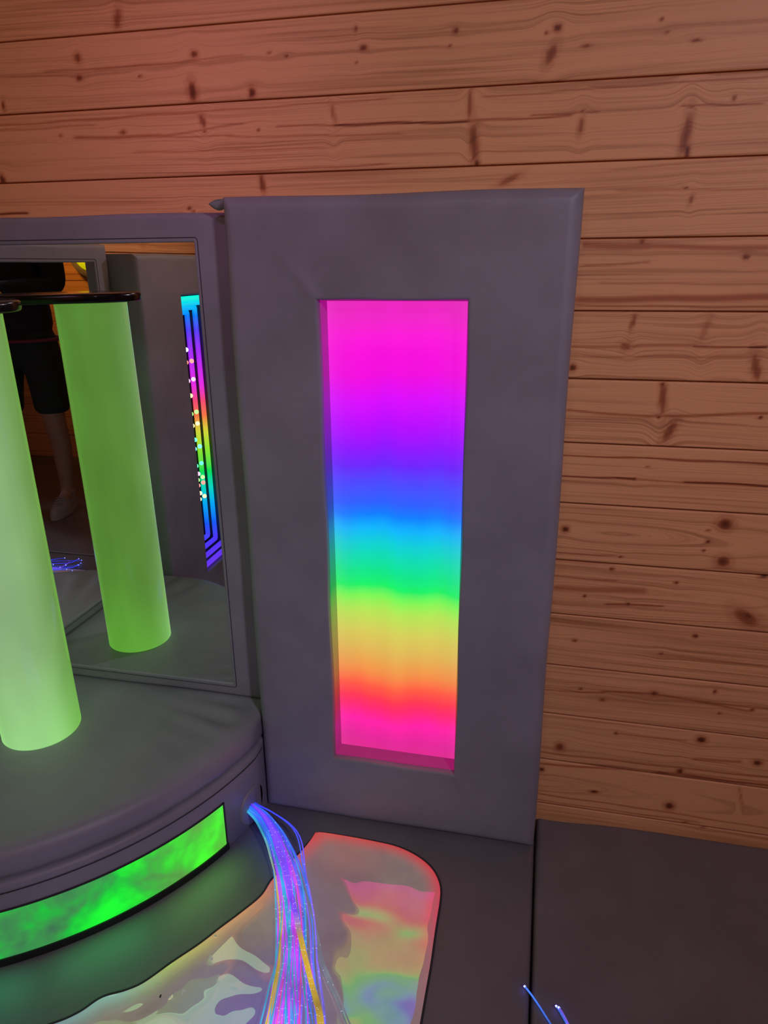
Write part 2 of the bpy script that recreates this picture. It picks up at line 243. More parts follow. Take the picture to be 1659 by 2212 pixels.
def insert_mat():
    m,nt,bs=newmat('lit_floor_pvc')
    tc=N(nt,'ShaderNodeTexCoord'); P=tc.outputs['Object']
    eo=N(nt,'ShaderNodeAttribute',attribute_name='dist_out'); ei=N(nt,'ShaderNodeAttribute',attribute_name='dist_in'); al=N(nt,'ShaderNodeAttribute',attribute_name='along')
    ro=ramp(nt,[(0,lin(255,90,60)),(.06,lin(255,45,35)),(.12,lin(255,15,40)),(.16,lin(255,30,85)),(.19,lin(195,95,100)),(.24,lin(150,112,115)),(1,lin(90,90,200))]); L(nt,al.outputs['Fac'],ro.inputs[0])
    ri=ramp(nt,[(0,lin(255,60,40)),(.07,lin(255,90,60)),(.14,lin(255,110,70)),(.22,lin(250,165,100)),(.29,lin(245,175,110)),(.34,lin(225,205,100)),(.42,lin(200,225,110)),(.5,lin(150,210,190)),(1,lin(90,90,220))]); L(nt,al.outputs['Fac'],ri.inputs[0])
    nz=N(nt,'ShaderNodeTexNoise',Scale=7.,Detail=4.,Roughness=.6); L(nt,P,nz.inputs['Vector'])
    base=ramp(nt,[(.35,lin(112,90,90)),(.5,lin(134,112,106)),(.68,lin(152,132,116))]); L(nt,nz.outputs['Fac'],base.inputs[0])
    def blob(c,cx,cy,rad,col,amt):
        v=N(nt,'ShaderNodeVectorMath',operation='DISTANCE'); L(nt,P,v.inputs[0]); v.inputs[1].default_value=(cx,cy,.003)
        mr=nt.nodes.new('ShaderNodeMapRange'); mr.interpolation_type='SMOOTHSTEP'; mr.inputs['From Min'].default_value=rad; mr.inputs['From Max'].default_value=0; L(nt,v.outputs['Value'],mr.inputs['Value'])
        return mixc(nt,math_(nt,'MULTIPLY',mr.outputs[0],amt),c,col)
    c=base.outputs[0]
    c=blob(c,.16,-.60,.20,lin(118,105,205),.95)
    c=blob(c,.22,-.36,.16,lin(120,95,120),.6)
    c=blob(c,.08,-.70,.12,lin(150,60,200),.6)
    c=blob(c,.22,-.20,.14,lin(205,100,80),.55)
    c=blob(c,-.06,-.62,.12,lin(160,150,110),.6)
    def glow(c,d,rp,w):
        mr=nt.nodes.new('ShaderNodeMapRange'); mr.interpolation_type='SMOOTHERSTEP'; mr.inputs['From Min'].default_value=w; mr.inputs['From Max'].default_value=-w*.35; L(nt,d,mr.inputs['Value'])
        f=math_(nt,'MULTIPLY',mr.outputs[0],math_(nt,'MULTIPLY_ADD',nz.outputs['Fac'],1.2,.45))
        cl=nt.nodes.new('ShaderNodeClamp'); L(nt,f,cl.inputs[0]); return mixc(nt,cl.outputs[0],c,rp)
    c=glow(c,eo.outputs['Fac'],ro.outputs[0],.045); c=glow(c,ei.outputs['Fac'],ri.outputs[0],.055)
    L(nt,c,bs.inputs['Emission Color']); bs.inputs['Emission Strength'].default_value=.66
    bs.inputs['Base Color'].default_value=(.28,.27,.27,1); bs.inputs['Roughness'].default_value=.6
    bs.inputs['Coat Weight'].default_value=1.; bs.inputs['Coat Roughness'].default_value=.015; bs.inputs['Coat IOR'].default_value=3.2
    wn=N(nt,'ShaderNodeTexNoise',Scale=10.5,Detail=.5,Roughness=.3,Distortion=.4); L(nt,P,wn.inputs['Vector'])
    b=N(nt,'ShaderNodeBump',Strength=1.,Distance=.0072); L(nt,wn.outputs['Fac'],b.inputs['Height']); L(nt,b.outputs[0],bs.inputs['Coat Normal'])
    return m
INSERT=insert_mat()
def glowmat(name,col,es,base=(.02,.02,.02)):
    m,nt,bs=newmat(name)
    tc=N(nt,'ShaderNodeTexCoord'); n=N(nt,'ShaderNodeTexNoise',Scale=14.,Detail=2.); L(nt,tc.outputs['Object'],n.inputs['Vector'])
    bs.inputs['Emission Color'].default_value=(*col,1); L(nt,math_(nt,'MULTIPLY',math_(nt,'MULTIPLY_ADD',n.outputs['Fac'],1.4,.3),es),bs.inputs['Emission Strength'])
    bs.inputs['Base Color'].default_value=(*base,1); bs.inputs['Roughness'].default_value=.15
    return m
def strand_mat(name,near,far,es,s0=.10,s1=.26):
    """side-glow fibre: one colour by the port, another further on (attribute 's' runs along it)"""
    m,nt,bs=newmat(name)
    a=N(nt,'ShaderNodeAttribute',attribute_name='s'); tc=N(nt,'ShaderNodeTexCoord')
    n=N(nt,'ShaderNodeTexNoise',Scale=16.,Detail=2.); L(nt,tc.outputs['Object'],n.inputs['Vector'])
    mr=nt.nodes.new('ShaderNodeMapRange'); mr.inputs['From Min'].default_value=s0; mr.inputs['From Max'].default_value=s1; L(nt,a.outputs['Fac'],mr.inputs['Value'])
    c=mixc(nt,mr.outputs[0],near,far)
    m2=nt.nodes.new('ShaderNodeMapRange'); m2.inputs['From Min'].default_value=.62; m2.inputs['From Max'].default_value=.95; L(nt,a.outputs['Fac'],m2.inputs['Value']); c=mixc(nt,m2.outputs[0],c,near)
    L(nt,c,bs.inputs['Emission Color']); L(nt,math_(nt,'MULTIPLY',math_(nt,'MULTIPLY_ADD',n.outputs['Fac'],3.2,.0),es),bs.inputs['Emission Strength'])
    bs.inputs['Base Color'].default_value=(.12,.12,.14,1); bs.inputs['Roughness'].default_value=.08; m.cycles.emission_sampling='NONE'
    return m
# ---------------------------------------------------------------- boarded walls
def board_wall(name,origin,udir,ulen,z0,z1,mat,knots=(),streaks=(),dense=None,dx=.06,dz=.01,seed=1,cathedral=()):
    """horizontal cladding: mesh with v-grooves; u along the wall, normal to the room = n"""
    u=np.array(udir,float); nrm=np.array([u[1],-u[0],0.])  # room side is to the right of u
    r_=np.random.default_rng(seed)
    if dense:
        us=np.unique(np.round(np.concatenate([np.arange(0,dense[0],dx),np.arange(dense[0],dense[1],.005),np.arange(dense[1],ulen,dx),[ulen]]),4))
    else: us=np.append(np.arange(0,ulen,dx),ulen)
    zs=[]; kmin=math.floor((GROOVE0-z1)/PITCH)-1; kmax=math.ceil((GROOVE0-z0)/PITCH)+1
    gr=[GROOVE0-k*PITCH for k in range(kmin,kmax+1)]
    for g in gr:
        zs+=[g-.004,g-.0017,g-.0008,g,g+.0008,g+.0017,g+.004]
        zs+=list(np.arange(g+.006,g+PITCH-.005,dz))
    zs=np.unique(np.round([z for z in zs if z0<=z<=z1]+[z0,z1],5))
    U,Z=np.meshgrid(us,zs); nu,nz=len(us),len(zs)
    k=np.floor((Z-GROOVE0)/PITCH+1e-6).astype(int); zl=Z-(GROOVE0+k*PITCH)
    dg=np.minimum(zl,PITCH-zl); depth=np.where(dg<.0017,.0055*(1-dg/.0017),0)+np.where(dg<.004,.0005*(1-dg/.004),0)
    offs={}; 
    for kk in np.unique(k): offs[kk]=(r_.uniform(0,50),r_.uniform(0,50),r_.uniform(-.12,.16),r_.uniform(0,6.28),r_.uniform(.5,1.5))
    O=np.array([offs[kk] for kk in np.unique(k)]); idx=k-np.unique(k)[0]
    gz=Z+O[idx,0]; gx=U+O[idx,1]; tone=O[idx,2].copy()
    gz=gz+.0035*O[idx,4]*np.sin(U*3.1+O[idx,3])+.0016*np.sin(U*9+O[idx,3]*2)
    dark=np.zeros_like(Z)
    for (cu,cz,su,kk_) in cathedral:
        w=(k==math.floor((cz-GROOVE0)/PITCH))
        f=np.sqrt((Z-cz)**2+((U-cu)*su)**2)
        gz=np.where(w,f*1.4+O[idx,0]+cu,gz)
    for (kx,kz,rw,rh,ang,d) in knots:
        sx=max(rw*3.2,.014); sz=max(rh*1.6,.006)
        if rh>rw*2: sx=rw*2.2
        m=(np.abs(U-kx)<5*sx+.02)&(np.abs(Z-kz)<.13)&(k==math.floor((kz-GROOVE0)/PITCH))
        if not m.any(): continue
        X=U[m]-kx; Y=Z[m]-kz
        gz[m]-=Y*(.3 if rh>rw*1.6 else .6)*np.exp(-(X/sx)**2/2-(Y/(sz*1.6))**2/2)
        ca,sa=math.cos(R(ang)),math.sin(R(ang)); xr=X*ca+Y*sa; yr=-X*sa+Y*ca
        q=np.sqrt((xr/max(rw,.0028))**2+(yr/max(rh,.0022))**2)
        v=d*np.clip((1.22-q)*1.9,0,1)*(.72+.28*np.clip(1-q,0,1))+.20*d*np.exp(-((q-1.45)/.45)**2)
        dark[m]=np.maximum(dark[m],v)
    for (xa,za,xb,zb,hw,d) in streaks:
        kk=math.floor(((za+zb)/2-GROOVE0)/PITCH)
        tpar=(U-xa)/(xb-xa); m=(tpar>-.06)&(tpar<1.06)&(k==kk)&(np.abs(Z-(za+zb)/2)<.1)
        if not m.any(): continue
        tt=np.clip(tpar[m],0,1); zc=za+(zb-za)*tt+.0008*np.sin(U[m]*40); q=np.abs(Z[m]-zc)/max(hw,.0017)
        fade=np.clip((tpar[m]+.06)/.06,0,1)*np.clip((1.06-tpar[m])/.06,0,1)
        dark[m]=np.maximum(dark[m],d*np.clip(1.35-q,0,1)*fade)
    dark=np.maximum(dark,np.where(dg<.0009,.45,0))
    V=np.zeros((nz*nu,3)); o=np.array(origin,float)
    V[:]=o; V+=U.ravel()[:,None]*u; V[:,2]+=Z.ravel(); V-=depth.ravel()[:,None]*nrm
    a=(np.arange(nz-1)[:,None]*nu+np.arange(nu-1)[None,:]).ravel()
    F=np.stack([a,a+1,a+nu+1,a+nu],1)
    me=bpy.data.meshes.new(name); nv=len(V); nf=len(F)
    # back face slab
    Vb=np.array([V[0]-nrm*.04,V[nu-1]-nrm*.04,V[-1]-nrm*.04,V[-nu]-nrm*.04]); V=np.vstack([V,Vb])
    me.vertices.add(len(V)); me.vertices.foreach_set('co',V.ravel())
    me.loops.add((nf+1)*4); loops=np.concatenate([F.ravel(),[nv+1,nv,nv+3,nv+2]]); me.loops.foreach_set('vertex_index',loops.astype(np.int32))
    me.polygons.add(nf+1); me.polygons.foreach_set('loop_start',(np.arange(nf+1)*4).astype(np.int32)); me.polygons.foreach_set('loop_total',np.full(nf+1,4,dtype=np.int32))
    me.update(calc_edges=True); me.materials.append(mat)
    for kname,a in (('gx',gx),('gz',gz),('dark',dark),('tone',tone)):
        at=me.attributes.new(kname,'FLOAT','POINT'); at.data.foreach_set('value',np.append(a.ravel(),[0]*4).astype(np.float32))
    o=link(bpy.data.objects.new(name,me)); o['kind']='structure'
    return o
KN=[(a-XL,b,c,d,e,f) for a,b,c,d,e,f in KNOTS]; ST=[(a-XL,b,c-XL,d,e,f) for a,b,c,d,e,f in STREAKS]
FZ=-.05
board_wall('wall_back',(XL,0,0),(1,0,0),XR-XL,FZ,ZC,WOOD,KN,ST,dense=(.05,1.95),dz=.0024,seed=5,
    cathedral=((1.42,.690,.10,0),(1.36,.572,.07,0),(.9,.085,.05,0)))
def rknots(n,ln,seed):
    r_=random.Random(seed); return [(r_.uniform(0,ln),r_.uniform(0,2.3),r_.uniform(.004,.01),r_.uniform(.004,.012),0,.85) for _ in range(n)]
board_wall('wall_left',(XL,YF,0),(0,1,0),-YF,FZ,ZC,WOOD2,rknots(40,2.7,1),dx=.02,dz=.012,seed=8)
board_wall('wall_right',(XR,0,0),(0,-1,0),-YF,FZ,ZC,WOOD2,rknots(40,2.7,2),dx=.02,dz=.012,seed=9)
board_wall('wall_front',(XR,YF,0),(-1,0,0),XR-XL,FZ,ZC,WOOD2,rknots(40,2.7,3),dx=.02,dz=.012,seed=10)
FLOORM=plain('floor_boards',(.2,.17,.14),.6); CEILM=plain('ceiling_paint',(.5,.42,.36),.8)
tag(mesh_bm('floor',box_bm(XL,XR,YF,0,FZ-.05,FZ),FLOORM,smooth=False),kind='structure')
tag(mesh_bm('ceiling',box_bm(XL,XR,YF,0,ZC,ZC+.05),CEILM,smooth=False),kind='structure')
# ---------------------------------------------------------------- padded panels
def fine(a,b,step,edge,n=5,extra=()):
    """coordinates from a to b, dense within `edge` of every break"""
    s=set()
    for e in (a,b): s.add(round(e,5))
    t=a
    while t<b: s.add(round(t,5)); t+=step
    for i in range(1,n+1):
        q=edge*(i/n)**1.6
        s.add(round(a+q,5)); s.add(round(b-q,5))
    for h in extra:
        s.add(round(h,5))
        for i in range(1,n+1):
            q=edge*.35*(i/n)**1.6; s.add(round(h-q,5)); s.add(round(h+q,5))
    v=sorted(x for x in s if a<=x<=b); out=[v[0]]
    for x in v[1:]:
        if x-out[-1]>.0004: out.append(x)
    out[-1]=b
    return np.array(out)
def padded(name,w,z0,z1,t,hole,mat,parent,re=.014,ri=.005,creases=(),puff=.0015,step=.006,wob=0.):
    """upholstered frame: local x 0..w, front at y=-t, back at y=0, rectangular hole (x0,x1,z0,z1) or None"""
    ex=(hole[0],hole[1]) if hole else (); ez=(hole[2],hole[3]) if hole else ()
    xs=fine(0,w,step,re,5,ex); zs=fine(z0,z1,step,re,5,ez)
    X,Z=np.meshgrid(xs,zs); nx,nz=len(xs),len(zs)
    def snap(a,v): return int(np.argmin(np.abs(a-v)))
    d=np.minimum(np.minimum(X,w-X),np.minimum(Z-z0,z1-Z))
    def rnd(d,r): 
        q=np.clip(r-d,0,r); return r-np.sqrt(np.maximum(r*r-q*q,0))
    drop=rnd(d,re)
    if hole:
        i0,i1,j0,j1=snap(xs,hole[0]),snap(xs,hole[1]),snap(zs,hole[2]),snap(zs,hole[3])
        ddx=np.maximum(np.maximum(hole[0]-X,X-hole[1]),0); ddz=np.maximum(np.maximum(hole[2]-Z,Z-hole[3]),0)
        dh=np.hypot(ddx,ddz); drop=np.maximum(drop,rnd(dh,ri)); 
    else: dh=np.full_like(X,1.)
    fr=np.clip(np.minimum(d,dh)/.04,0,1)
    h=puff*fr*(np.sin(X*13+1)*np.sin(Z*5.1+.4)+.5*np.sin(X*31)*np.sin(Z*17+2))
    for (xa,za,xb,zb,amp,sg) in creases:
        ab=np.array([xb-xa,zb-za]); L2=(ab**2).sum(); tt=((X-xa)*ab[0]+(Z-za)*ab[1])/L2
        tc=np.clip(tt,0,1); dist=np.hypot(X-xa-tc*ab[0],Z-za-tc*ab[1])
        h+=amp*np.exp(-(dist/sg)**2/2)*(1-tc)*fr**.3
    Y=-t+drop-h
    Xw=X.copy(); Zw=Z.copy()
    # soft rounded outer corners seen from the front
    if hole and wob:
        g=np.exp(-dh/.02); Xw+=wob*g*np.sin(Z*19+1.3)*(1-np.exp(-ddx*0-0)*0); Zw+=wob*.6*g*np.sin(X*33)
    ow=np.exp(-d/.03)*.0012; Xw+=ow*np.sin(Z*11); Zw+=ow*np.sin(X*15+1)
    V=[(a,b,c) for a,b,c in zip(Xw.ravel(),Y.ravel(),Zw.ravel())]; F=[]
    inside=lambda i,j: hole and i0<=i<i1 and j0<=j<j1
    for j in range(nz-1):
        for i in range(nx-1):
            if inside(i,j): continue
            a=j*nx+i; F.append((a,a+1,a+nx+1,a+nx))
    def wall(loop,yb):
        n0=len(V)
        for v in loop: x,y,z=V[v]; V.append((x,yb,z))
        n=len(loop)
        for q in range(n): F.append((loop[(q+1)%n],loop[q],n0+q,n0+(q+1)%n))
        return [n0+q for q in range(n)]
    outer=[i for i in range(nx)]+[j*nx+nx-1 for j in range(1,nz)]+[(nz-1)*nx+i for i in range(nx-2,-1,-1)]+[j*nx for j in range(nz-2,0,-1)]
    bo=wall(outer,0.)
    if hole:
        inner=[j0*nx+i for i in range(i0,i1+1)]+[j*nx+i1 for j in range(j0+1,j1+1)]+[j1*nx+i for i in range(i1-1,i0-1,-1)]+[j*nx+i0 for j in range(j1-1,j0,-1)]
        wall(inner[::-1],-t+.016)
    F.append(tuple(bo[::-1]) if False else tuple(bo))
    o=mesh_np(name,V,F,mat,parent); return sharp(o,50)
def stitch(parent,pts,y,mat=THREAD,rad=.0008):
    P=[(x,y,z) for x,z in pts]; V,F=tube_geo(P+[P[0]],rad,5,False); return mesh_np('stitching',V,F,mat,parent)
def rectpts(x0,x1,z0,z1,r=.006):
    o=[]
    for cx,cz,a0 in ((x1-r,z1-r,0),(x0+r,z1-r,90),(x0+r,z0+r,180),(x1-r,z0+r,270)):
        for k in range(4): a=R(a0+30*k); o.append((cx+r*math.cos(a),cz+r*math.sin(a)))
    return o
HX0,HX1,HZ0,HZ1=.1717,.4351,.1654,1.130
def crease(h,w,z0,z1,a=.0035):
    return ((h[1],h[2],h[1]+.05,h[2]-.075,a,.006),(h[0],h[2],h[0]-.045,h[2]-.03,-a*.6,.006),(h[0],h[3],h[0]-.08,h[3]+.09,a,.007),(h[1],h[3],h[1]+.06,h[3]+.06,-a*.4,.008),
            (0.,h[2]-.02,.1,h[2]-.05,a*.6,.02),(w,h[2]+.05,w-.09,h[2]+.09,a*.4,.02))
# light panel on the back wall
lp=empty('rainbow_light_panel',(0,-.001,0))
tag(lp,'tall grey padded panel with a glowing rainbow light window, standing against the wooden wall','light panel')
padded('cushion',.609,0.,1.300,T_P,(HX0,HX1,HZ0,HZ1),VINYL,lp,re=.022,creases=crease((HX0,HX1,HZ0,HZ1),.609,0,1.3),wob=.0012)
sharp(mesh_bm('recess_lining',(lambda b:(box_bm(HX0-.004,HX0+.002,-T_P+.014,-.058,HZ0-.002,HZ1+.002,bm=b),box_bm(HX1-.002,HX1+.004,-T_P+.014,-.058,HZ0-.002,HZ1+.002,bm=b),
      box_bm(HX0-.004,HX1+.004,-T_P+.014,-.058,HZ0-.004,HZ0+.002,bm=b),box_bm(HX0-.004,HX1+.004,-T_P+.014,-.058,HZ1-.002,HZ1+.004,bm=b),b)[-1])(bmesh.new()),LINING,lp,False))
mesh_bm('light_diffuser',box_bm(HX0,HX1,-.066,-.056,HZ0,HZ1),RAINBOW,lp,False)
# folded vinyl tab peeping over the top left corner
fb=bmesh.new(); n_=12; rows=[]
for i in range(n_+1):
    u=i/n_; wd=math.sin(math.pi*min(1,u*.97+.03))**.8*.015+.0006; row=[]
    for j in range(5):
        v=j/4-.5; row.append(fb.verts.new((-.036+u*.040,-.075-.004*math.cos(v*3),1.292-.003*math.sin(u*3)+v*wd*1.2+.003*u)))
    rows.append(row)
for i in range(n_):
    for j in range(4): fb.faces.new((rows[i][j],rows[i+1][j],rows[i+1][j+1],rows[i][j+1]))
bmesh.ops.solidify(fb,geom=list(fb.faces),thickness=.0016)
mesh_bm('vinyl_flap',fb,vinyl_mat('vinyl_tab_lit',(.36,.42,.42),.5),lp)['label']='pale grey folded vinyl tab at the top left corner'  # tab vinyl coloured paler, as lit from above
# mirror panels
def mirror_panel(loc,rz,w,z0,z1,gx0,gx1,gz0,gz1,label):
    e=empty('mirror_panel',loc,rz); tag(e,label,'mirror panel')
    padded('cushion',w,z0+.001,z1,T_M,(gx0-.004,gx1+.004,gz0-.004,gz1+.004),VINYL,e,re=.010,ri=.003,puff=.0005,step=.012)
    mesh_bm('mirror',box_bm(gx0-.006,gx1+.006,-T_M+.004,-T_M+.016,gz0-.006,gz1+.006),MIRROR,e,False)
    stitch(e,rectpts(gx0-.012,gx1+.012,gz0-.012,gz1+.012),-T_M-.0002)
    return e
mp1=mirror_panel((-.645,-.002,0),0,.643,ZP,1.281,.058,.555,.283,1.226,'grey padded mirror panel on the wooden wall, left of the rainbow light panel')
mp2=mirror_panel((XL,-.632,0),R(90),.580,ZP,1.245,.070,.525,.283,1.195,'grey padded mirror panel on the left wall, seen in the other mirror')
# light-frame panel on the left wall, seen in the mirror
ip=empty('infinity_light_panel',(XL,-1.252,0),R(90))
tag(ip,'grey padded panel with nested rainbow light frames, seen only as a reflection in the mirror','light panel')
TI=.130; IX0,IX1=.112,.368
padded('cushion',.609,0.,1.222,TI,(IX0,IX1,.150,1.10),VINYL,ip,re=.016,step=.012)
mesh_bm('recess_lining',(lambda b:(box_bm(IX0-.006,IX0+.001,-TI+.012,-.02,.148,1.102,bm=b),box_bm(IX1-.001,IX1+.006,-TI+.012,-.02,.148,1.102,bm=b),
      box_bm(IX0,IX1,-TI+.012,-.02,.144,.151,bm=b),box_bm(IX0,IX1,-TI+.012,-.02,1.099,1.106,bm=b),b)[-1])(bmesh.new()),plain('smoked_lining',(.10,.12,.14),.12),ip,False)
mesh_bm('backing',box_bm(IX0,IX1,-.022,-.014,.15,1.10),plain('dark_acrylic',(.012,.012,.02),.05),ip,False)
def neon_mat():
    m,nt,bs=newmat('rainbow_neon')
    tc=N(nt,'ShaderNodeTexCoord'); sx=N(nt,'ShaderNodeSeparateXYZ'); L(nt,tc.outputs['Object'],sx.inputs[0])
    r=ramp(nt,[(0,lin(120,60,255)),(.05,lin(80,50,255)),(.12,lin(20,90,255)),(.2,lin(0,170,255)),(.27,lin(0,220,200)),(.34,lin(0,230,80)),(.42,lin(140,235,50)),(.5,lin(220,220,60)),(.56,lin(255,120,70)),(.62,lin(255,70,120)),(.68,lin(240,40,240)),(.8,lin(170,40,255)),(.88,lin(80,60,255)),(.93,lin(0,120,255)),(.97,lin(0,200,255)),(1,lin(0,255,230))])
    mr=nt.nodes.new('ShaderNodeMapRange'); mr.inputs['From Min'].default_value=.15; mr.inputs['From Max'].default_value=1.09; L(nt,sx.outputs[2],mr.inputs['Value']); L(nt,mr.outputs[0],r.inputs[0])
    L(nt,r.outputs[0],bs.inputs['Emission Color']); bs.inputs['Emission Strength'].default_value=1.1; bs.inputs['Base Color'].default_value=(.02,.02,.02,1); bs.inputs['Roughness'].default_value=.3
    return m
NEON=neon_mat()
for q,(ins,yy) in enumerate(((.014,-TI+.020),(.030,-.088),(.046,-.064),(.062,-.042))):  # inner frames stand in for mirrored copies of the outer strip
    pts=rectpts(IX0+ins,IX1-ins,.15+ins,1.10-ins,.006); P=[(x,yy,z) for x,z in pts]
    V,F=tube_geo(P+[P[0]],.009,8,False); mesh_np('light_frame',V,F,NEON,ip)
SPC=[(1,.25,.2),(.35,1,.2),(.9,.9,.35),(.1,1,.5),(.15,.8,1),(1,.4,.9),(1,.7,.4),(.6,.7,1)]
SPM=[glowmat('spark_%d'%i,c,2.2) for i,c in enumerate(SPC)]
for q,(zz,ci) in enumerate(((.93,7),(.89,0),(.83,5),(.78,2),(.72,1),(.68,2),(.63,3),(.60,4),(.54,3),(.51,5),(.49,1),(.47,0),(.44,6),(.42,6))):
    for xx in ((IX1-.012,IX1-.05) if q%3 else (IX1-.02,)):
        b=bmesh.new(); bmesh.ops.create_icosphere(b,subdivisions=2,radius=.0075,matrix=Matrix.Translation((xx,-TI+.012,zz)))
        mesh_bm('spark_light',b,SPM[ci],ip)  # glowing beads stand in for reflections of the fibres
# ---------------------------------------------------------------- corner plinth
pl=empty('corner_plinth',(CX,CY,0)); tag(pl,'low quarter round grey padded corner plinth carrying the glowing green tube','plinth')
def cl(x,y): return (min(x,-CX-.0025) , max(y,-.636))
def sector(name,rfun,zlist,mat,top=None,n=72,a0=0,a1=-90,ymax=-.001,closed_bottom=True):
    """rfun(k)->radius per profile ring, zlist heights; ring 0 is outermost bottom ... last is near the centre"""
    V=[];F=[]; K=len(zlist)
    for i in range(n+1):
        a=R(a0+(a1-a0)*i/n)
        for k in range(K):
            x,y=cl(rfun[k]*math.cos(a),rfun[k]*math.sin(a)); V.append((x,min(y,ymax),zlist[k](a) if callable(zlist[k]) else zlist[k]))
    for i in range(n):
        for k in range(K-1): q=i*K+k; F.append((q,q+1,q+K+1,q+K))
    if closed_bottom:
        F.append(tuple(i*K for i in range(n+1))+(len(V),)); V.append((.0,ymax,zlist[0] if not callable(zlist[0]) else zlist[0](0)))
    return V,F
wr=lambda k:(lambda a:ZP-.0)  # placeholder height
zb=lambda z,k:(lambda a:z+.0013*k*math.sin(a*23)+.0009*k*math.sin(a*57+1))
prof=[(RP-.035,.182),(RP-.013,zb(.185,1)),(RP-.003,zb(.1915,.7)),(RP,.200),(RP+.001,.212),(RP-.001,.224),(RP-.006,.235),(RP-.014,.2415),(RP-.024,.2445),(RP-.04,ZP)]
def wrk(r):
    def f(a):
        s=math.sin(a*61)*math.exp(-((math.degrees(a)+13)/9)**2)*1.6+.35*math.sin(a*37+1)+math.sin(a*47)*math.exp(-((math.degrees(a)+77)/9)**2)*1.6
        return ZP+.0028*s*math.exp(-((r-.6)/.06)**2)
    return f
prof+=[(.635,wrk(.635)),(.615,wrk(.615)),(.59,wrk(.59)),(.56,wrk(.56)),(.5,wrk(.5)),(.4,ZP),(.2,ZP),(.001,ZP)]
V,F=sector('c',[p[0] for p in prof],[p[1] for p in prof],VINYL,n=180)
o=mesh_np('cushion',V,[f[::-1] for f in F],VINYL,pl); sharp(o,60)
# base: side wall with window opening left black behind
ang=(-21.5,-68.5); wz=(.016,.120)
prof=[(RP-.006,0.),(RP-.003,.003),(RP-.003,.166),(RP-.006,.173),(RP-.014,.177),(RP-.03,.1785),(.3,.181)]
V,F=sector('b',[p[0] for p in prof],[p[1] for p in prof],VINYL,n=90)
mesh_np('base',V,[f[::-1] for f in F],VINYL,pl); sharp(bpy.data.objects['base'],60)
V,F=tube_geo([(*cl((RP-.0015)*math.cos(R(-a)),(RP-.0015)*math.sin(R(-a))),.158) for a in range(9,84,1)],.0012,5); mesh_np('stitching',V,F,THREAD,pl)
def patch(name,r,a0,a1,z0,z1,mat,th=.004,n=48):
    V=[];F=[]
    for i in range(n+1):
        a=R(a0+(a1-a0)*i/n)
        for (rr,z) in ((r,z0),(r+th,z0),(r+th,z1),(r,z1)): V.append((rr*math.cos(a),rr*math.sin(a),z))
    for i in range(n):
        for k in range(4): q=i*4; F.append((q+k,q+(k+1)%4,q+4+(k+1)%4,q+4+k))
    F.append((0,1,2,3)); F.append(tuple(n*4+k for k in (3,2,1,0)))
    o=mesh_np(name,V,F,mat,pl); return sharp(o,40)
patch('light_window',RP-.003,*ang,*wz,CLOUD,.0022)
b0=patch('window_trim',RP-.003,ang[0]+.35,ang[1]-.35,.0,wz[0],BLACKB,.0050)
b0['label']='glossy black strip along the foot of the window'
for (aa,bb,za,zb) in ((ang[0]+.3,ang[0]-.05,wz[0],wz[1]+.002),(ang[1]+.05,ang[1]-.3,wz[0],wz[1]+.002),(ang[0]+.3,ang[1]-.3,wz[1]-.0005,wz[1]+.002)): patch('window_trim',RP-.003,aa,bb,za,zb,THREAD,.0030)
# round port cover bent to the curve
pc=bmesh.new(); c=pc.verts.new(((RP+.001)*math.cos(R(-13.9)),(RP+.001)*math.sin(R(-13.9)),.047)); prev=None; rings=[]
for rr,off in ((.012,.0012),(.040,.0012),(.0435,.0010),(.045,-.003)):
    ring=[]
    for k in range(40):
        t=2*math.pi*k/40; z=.049+rr*math.sin(t)*1.0; a=R(-13.9)+rr*math.cos(t)/RP; x,y=cl((RP+off)*math.cos(a),(RP+off)*math.sin(a)); ring.append(pc.verts.new((x,y,max(z,.0015))))
    rings.append(ring)
for k in range(40): pc.faces.new((c,rings[0][k],rings[0][(k+1)%40]))
for q in range(3):
    for k in range(40): pc.faces.new((rings[q][k],rings[q+1][k],rings[q+1][(k+1)%40],rings[q][(k+1)%40]))
mesh_bm('port_cover',pc,VINYL,pl)
# ---------------------------------------------------------------- glowing tube and its bracket
TX,TY,TR=-.446,-.248,.079; LX,LY=-.0162,-.0051; ZT=1.112
tb=empty('light_tube',(TX,TY,ZP+.001)); tag(tb,'tall round tube glowing pale green, standing on the corner plinth','light tube')
tb.rotation_euler=(-LY*1.0*-1*-1,LX,0)
V=[];F=[];n=72; zz=[0,.002,.006]+[i*.04 for i in range(1,22)]+[ZT-ZP-.004,ZT-ZP]
for z in zz:
    rr=TR-(.0012 if z in (0,ZT-ZP) else 0)
    for k in range(n): a=2*math.pi*k/n; V.append((rr*math.cos(a),rr*math.sin(a),z))
for i in range(len(zz)-1):
    for k in range(n): F.append((i*n+k,i*n+(k+1)%n,(i+1)*n+(k+1)%n,(i+1)*n+k))
F.append(tuple(reversed(range(n)))); F.append(tuple(range((len(zz)-1)*n,len(zz)*n)))
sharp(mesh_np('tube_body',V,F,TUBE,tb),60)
def lathe(name,prof,mat,parent,n=48,c=(0,0)):
    V=[];F=[];K=len(prof)
    for k in range(n):
        a=2*math.pi*k/n
        for r,z in prof: V.append((c[0]+r*math.cos(a),c[1]+r*math.sin(a),z))
    for k in range(n):
        for q in range(K-1): F.append((k*K+q,((k+1)%n)*K+q,((k+1)%n)*K+q+1,k*K+q+1))
    return sharp(mesh_np(name,V,F,mat,parent),45)
br=empty('tube_bracket',(-.645,-.052,ZT)); tag(br,'flat glossy black bracket plate holding the top of the green tube','bracket')
cxb,cyb=TX+LX*(ZT-ZP)+.645,TY+LY*(ZT-ZP)+.052
outl=[]
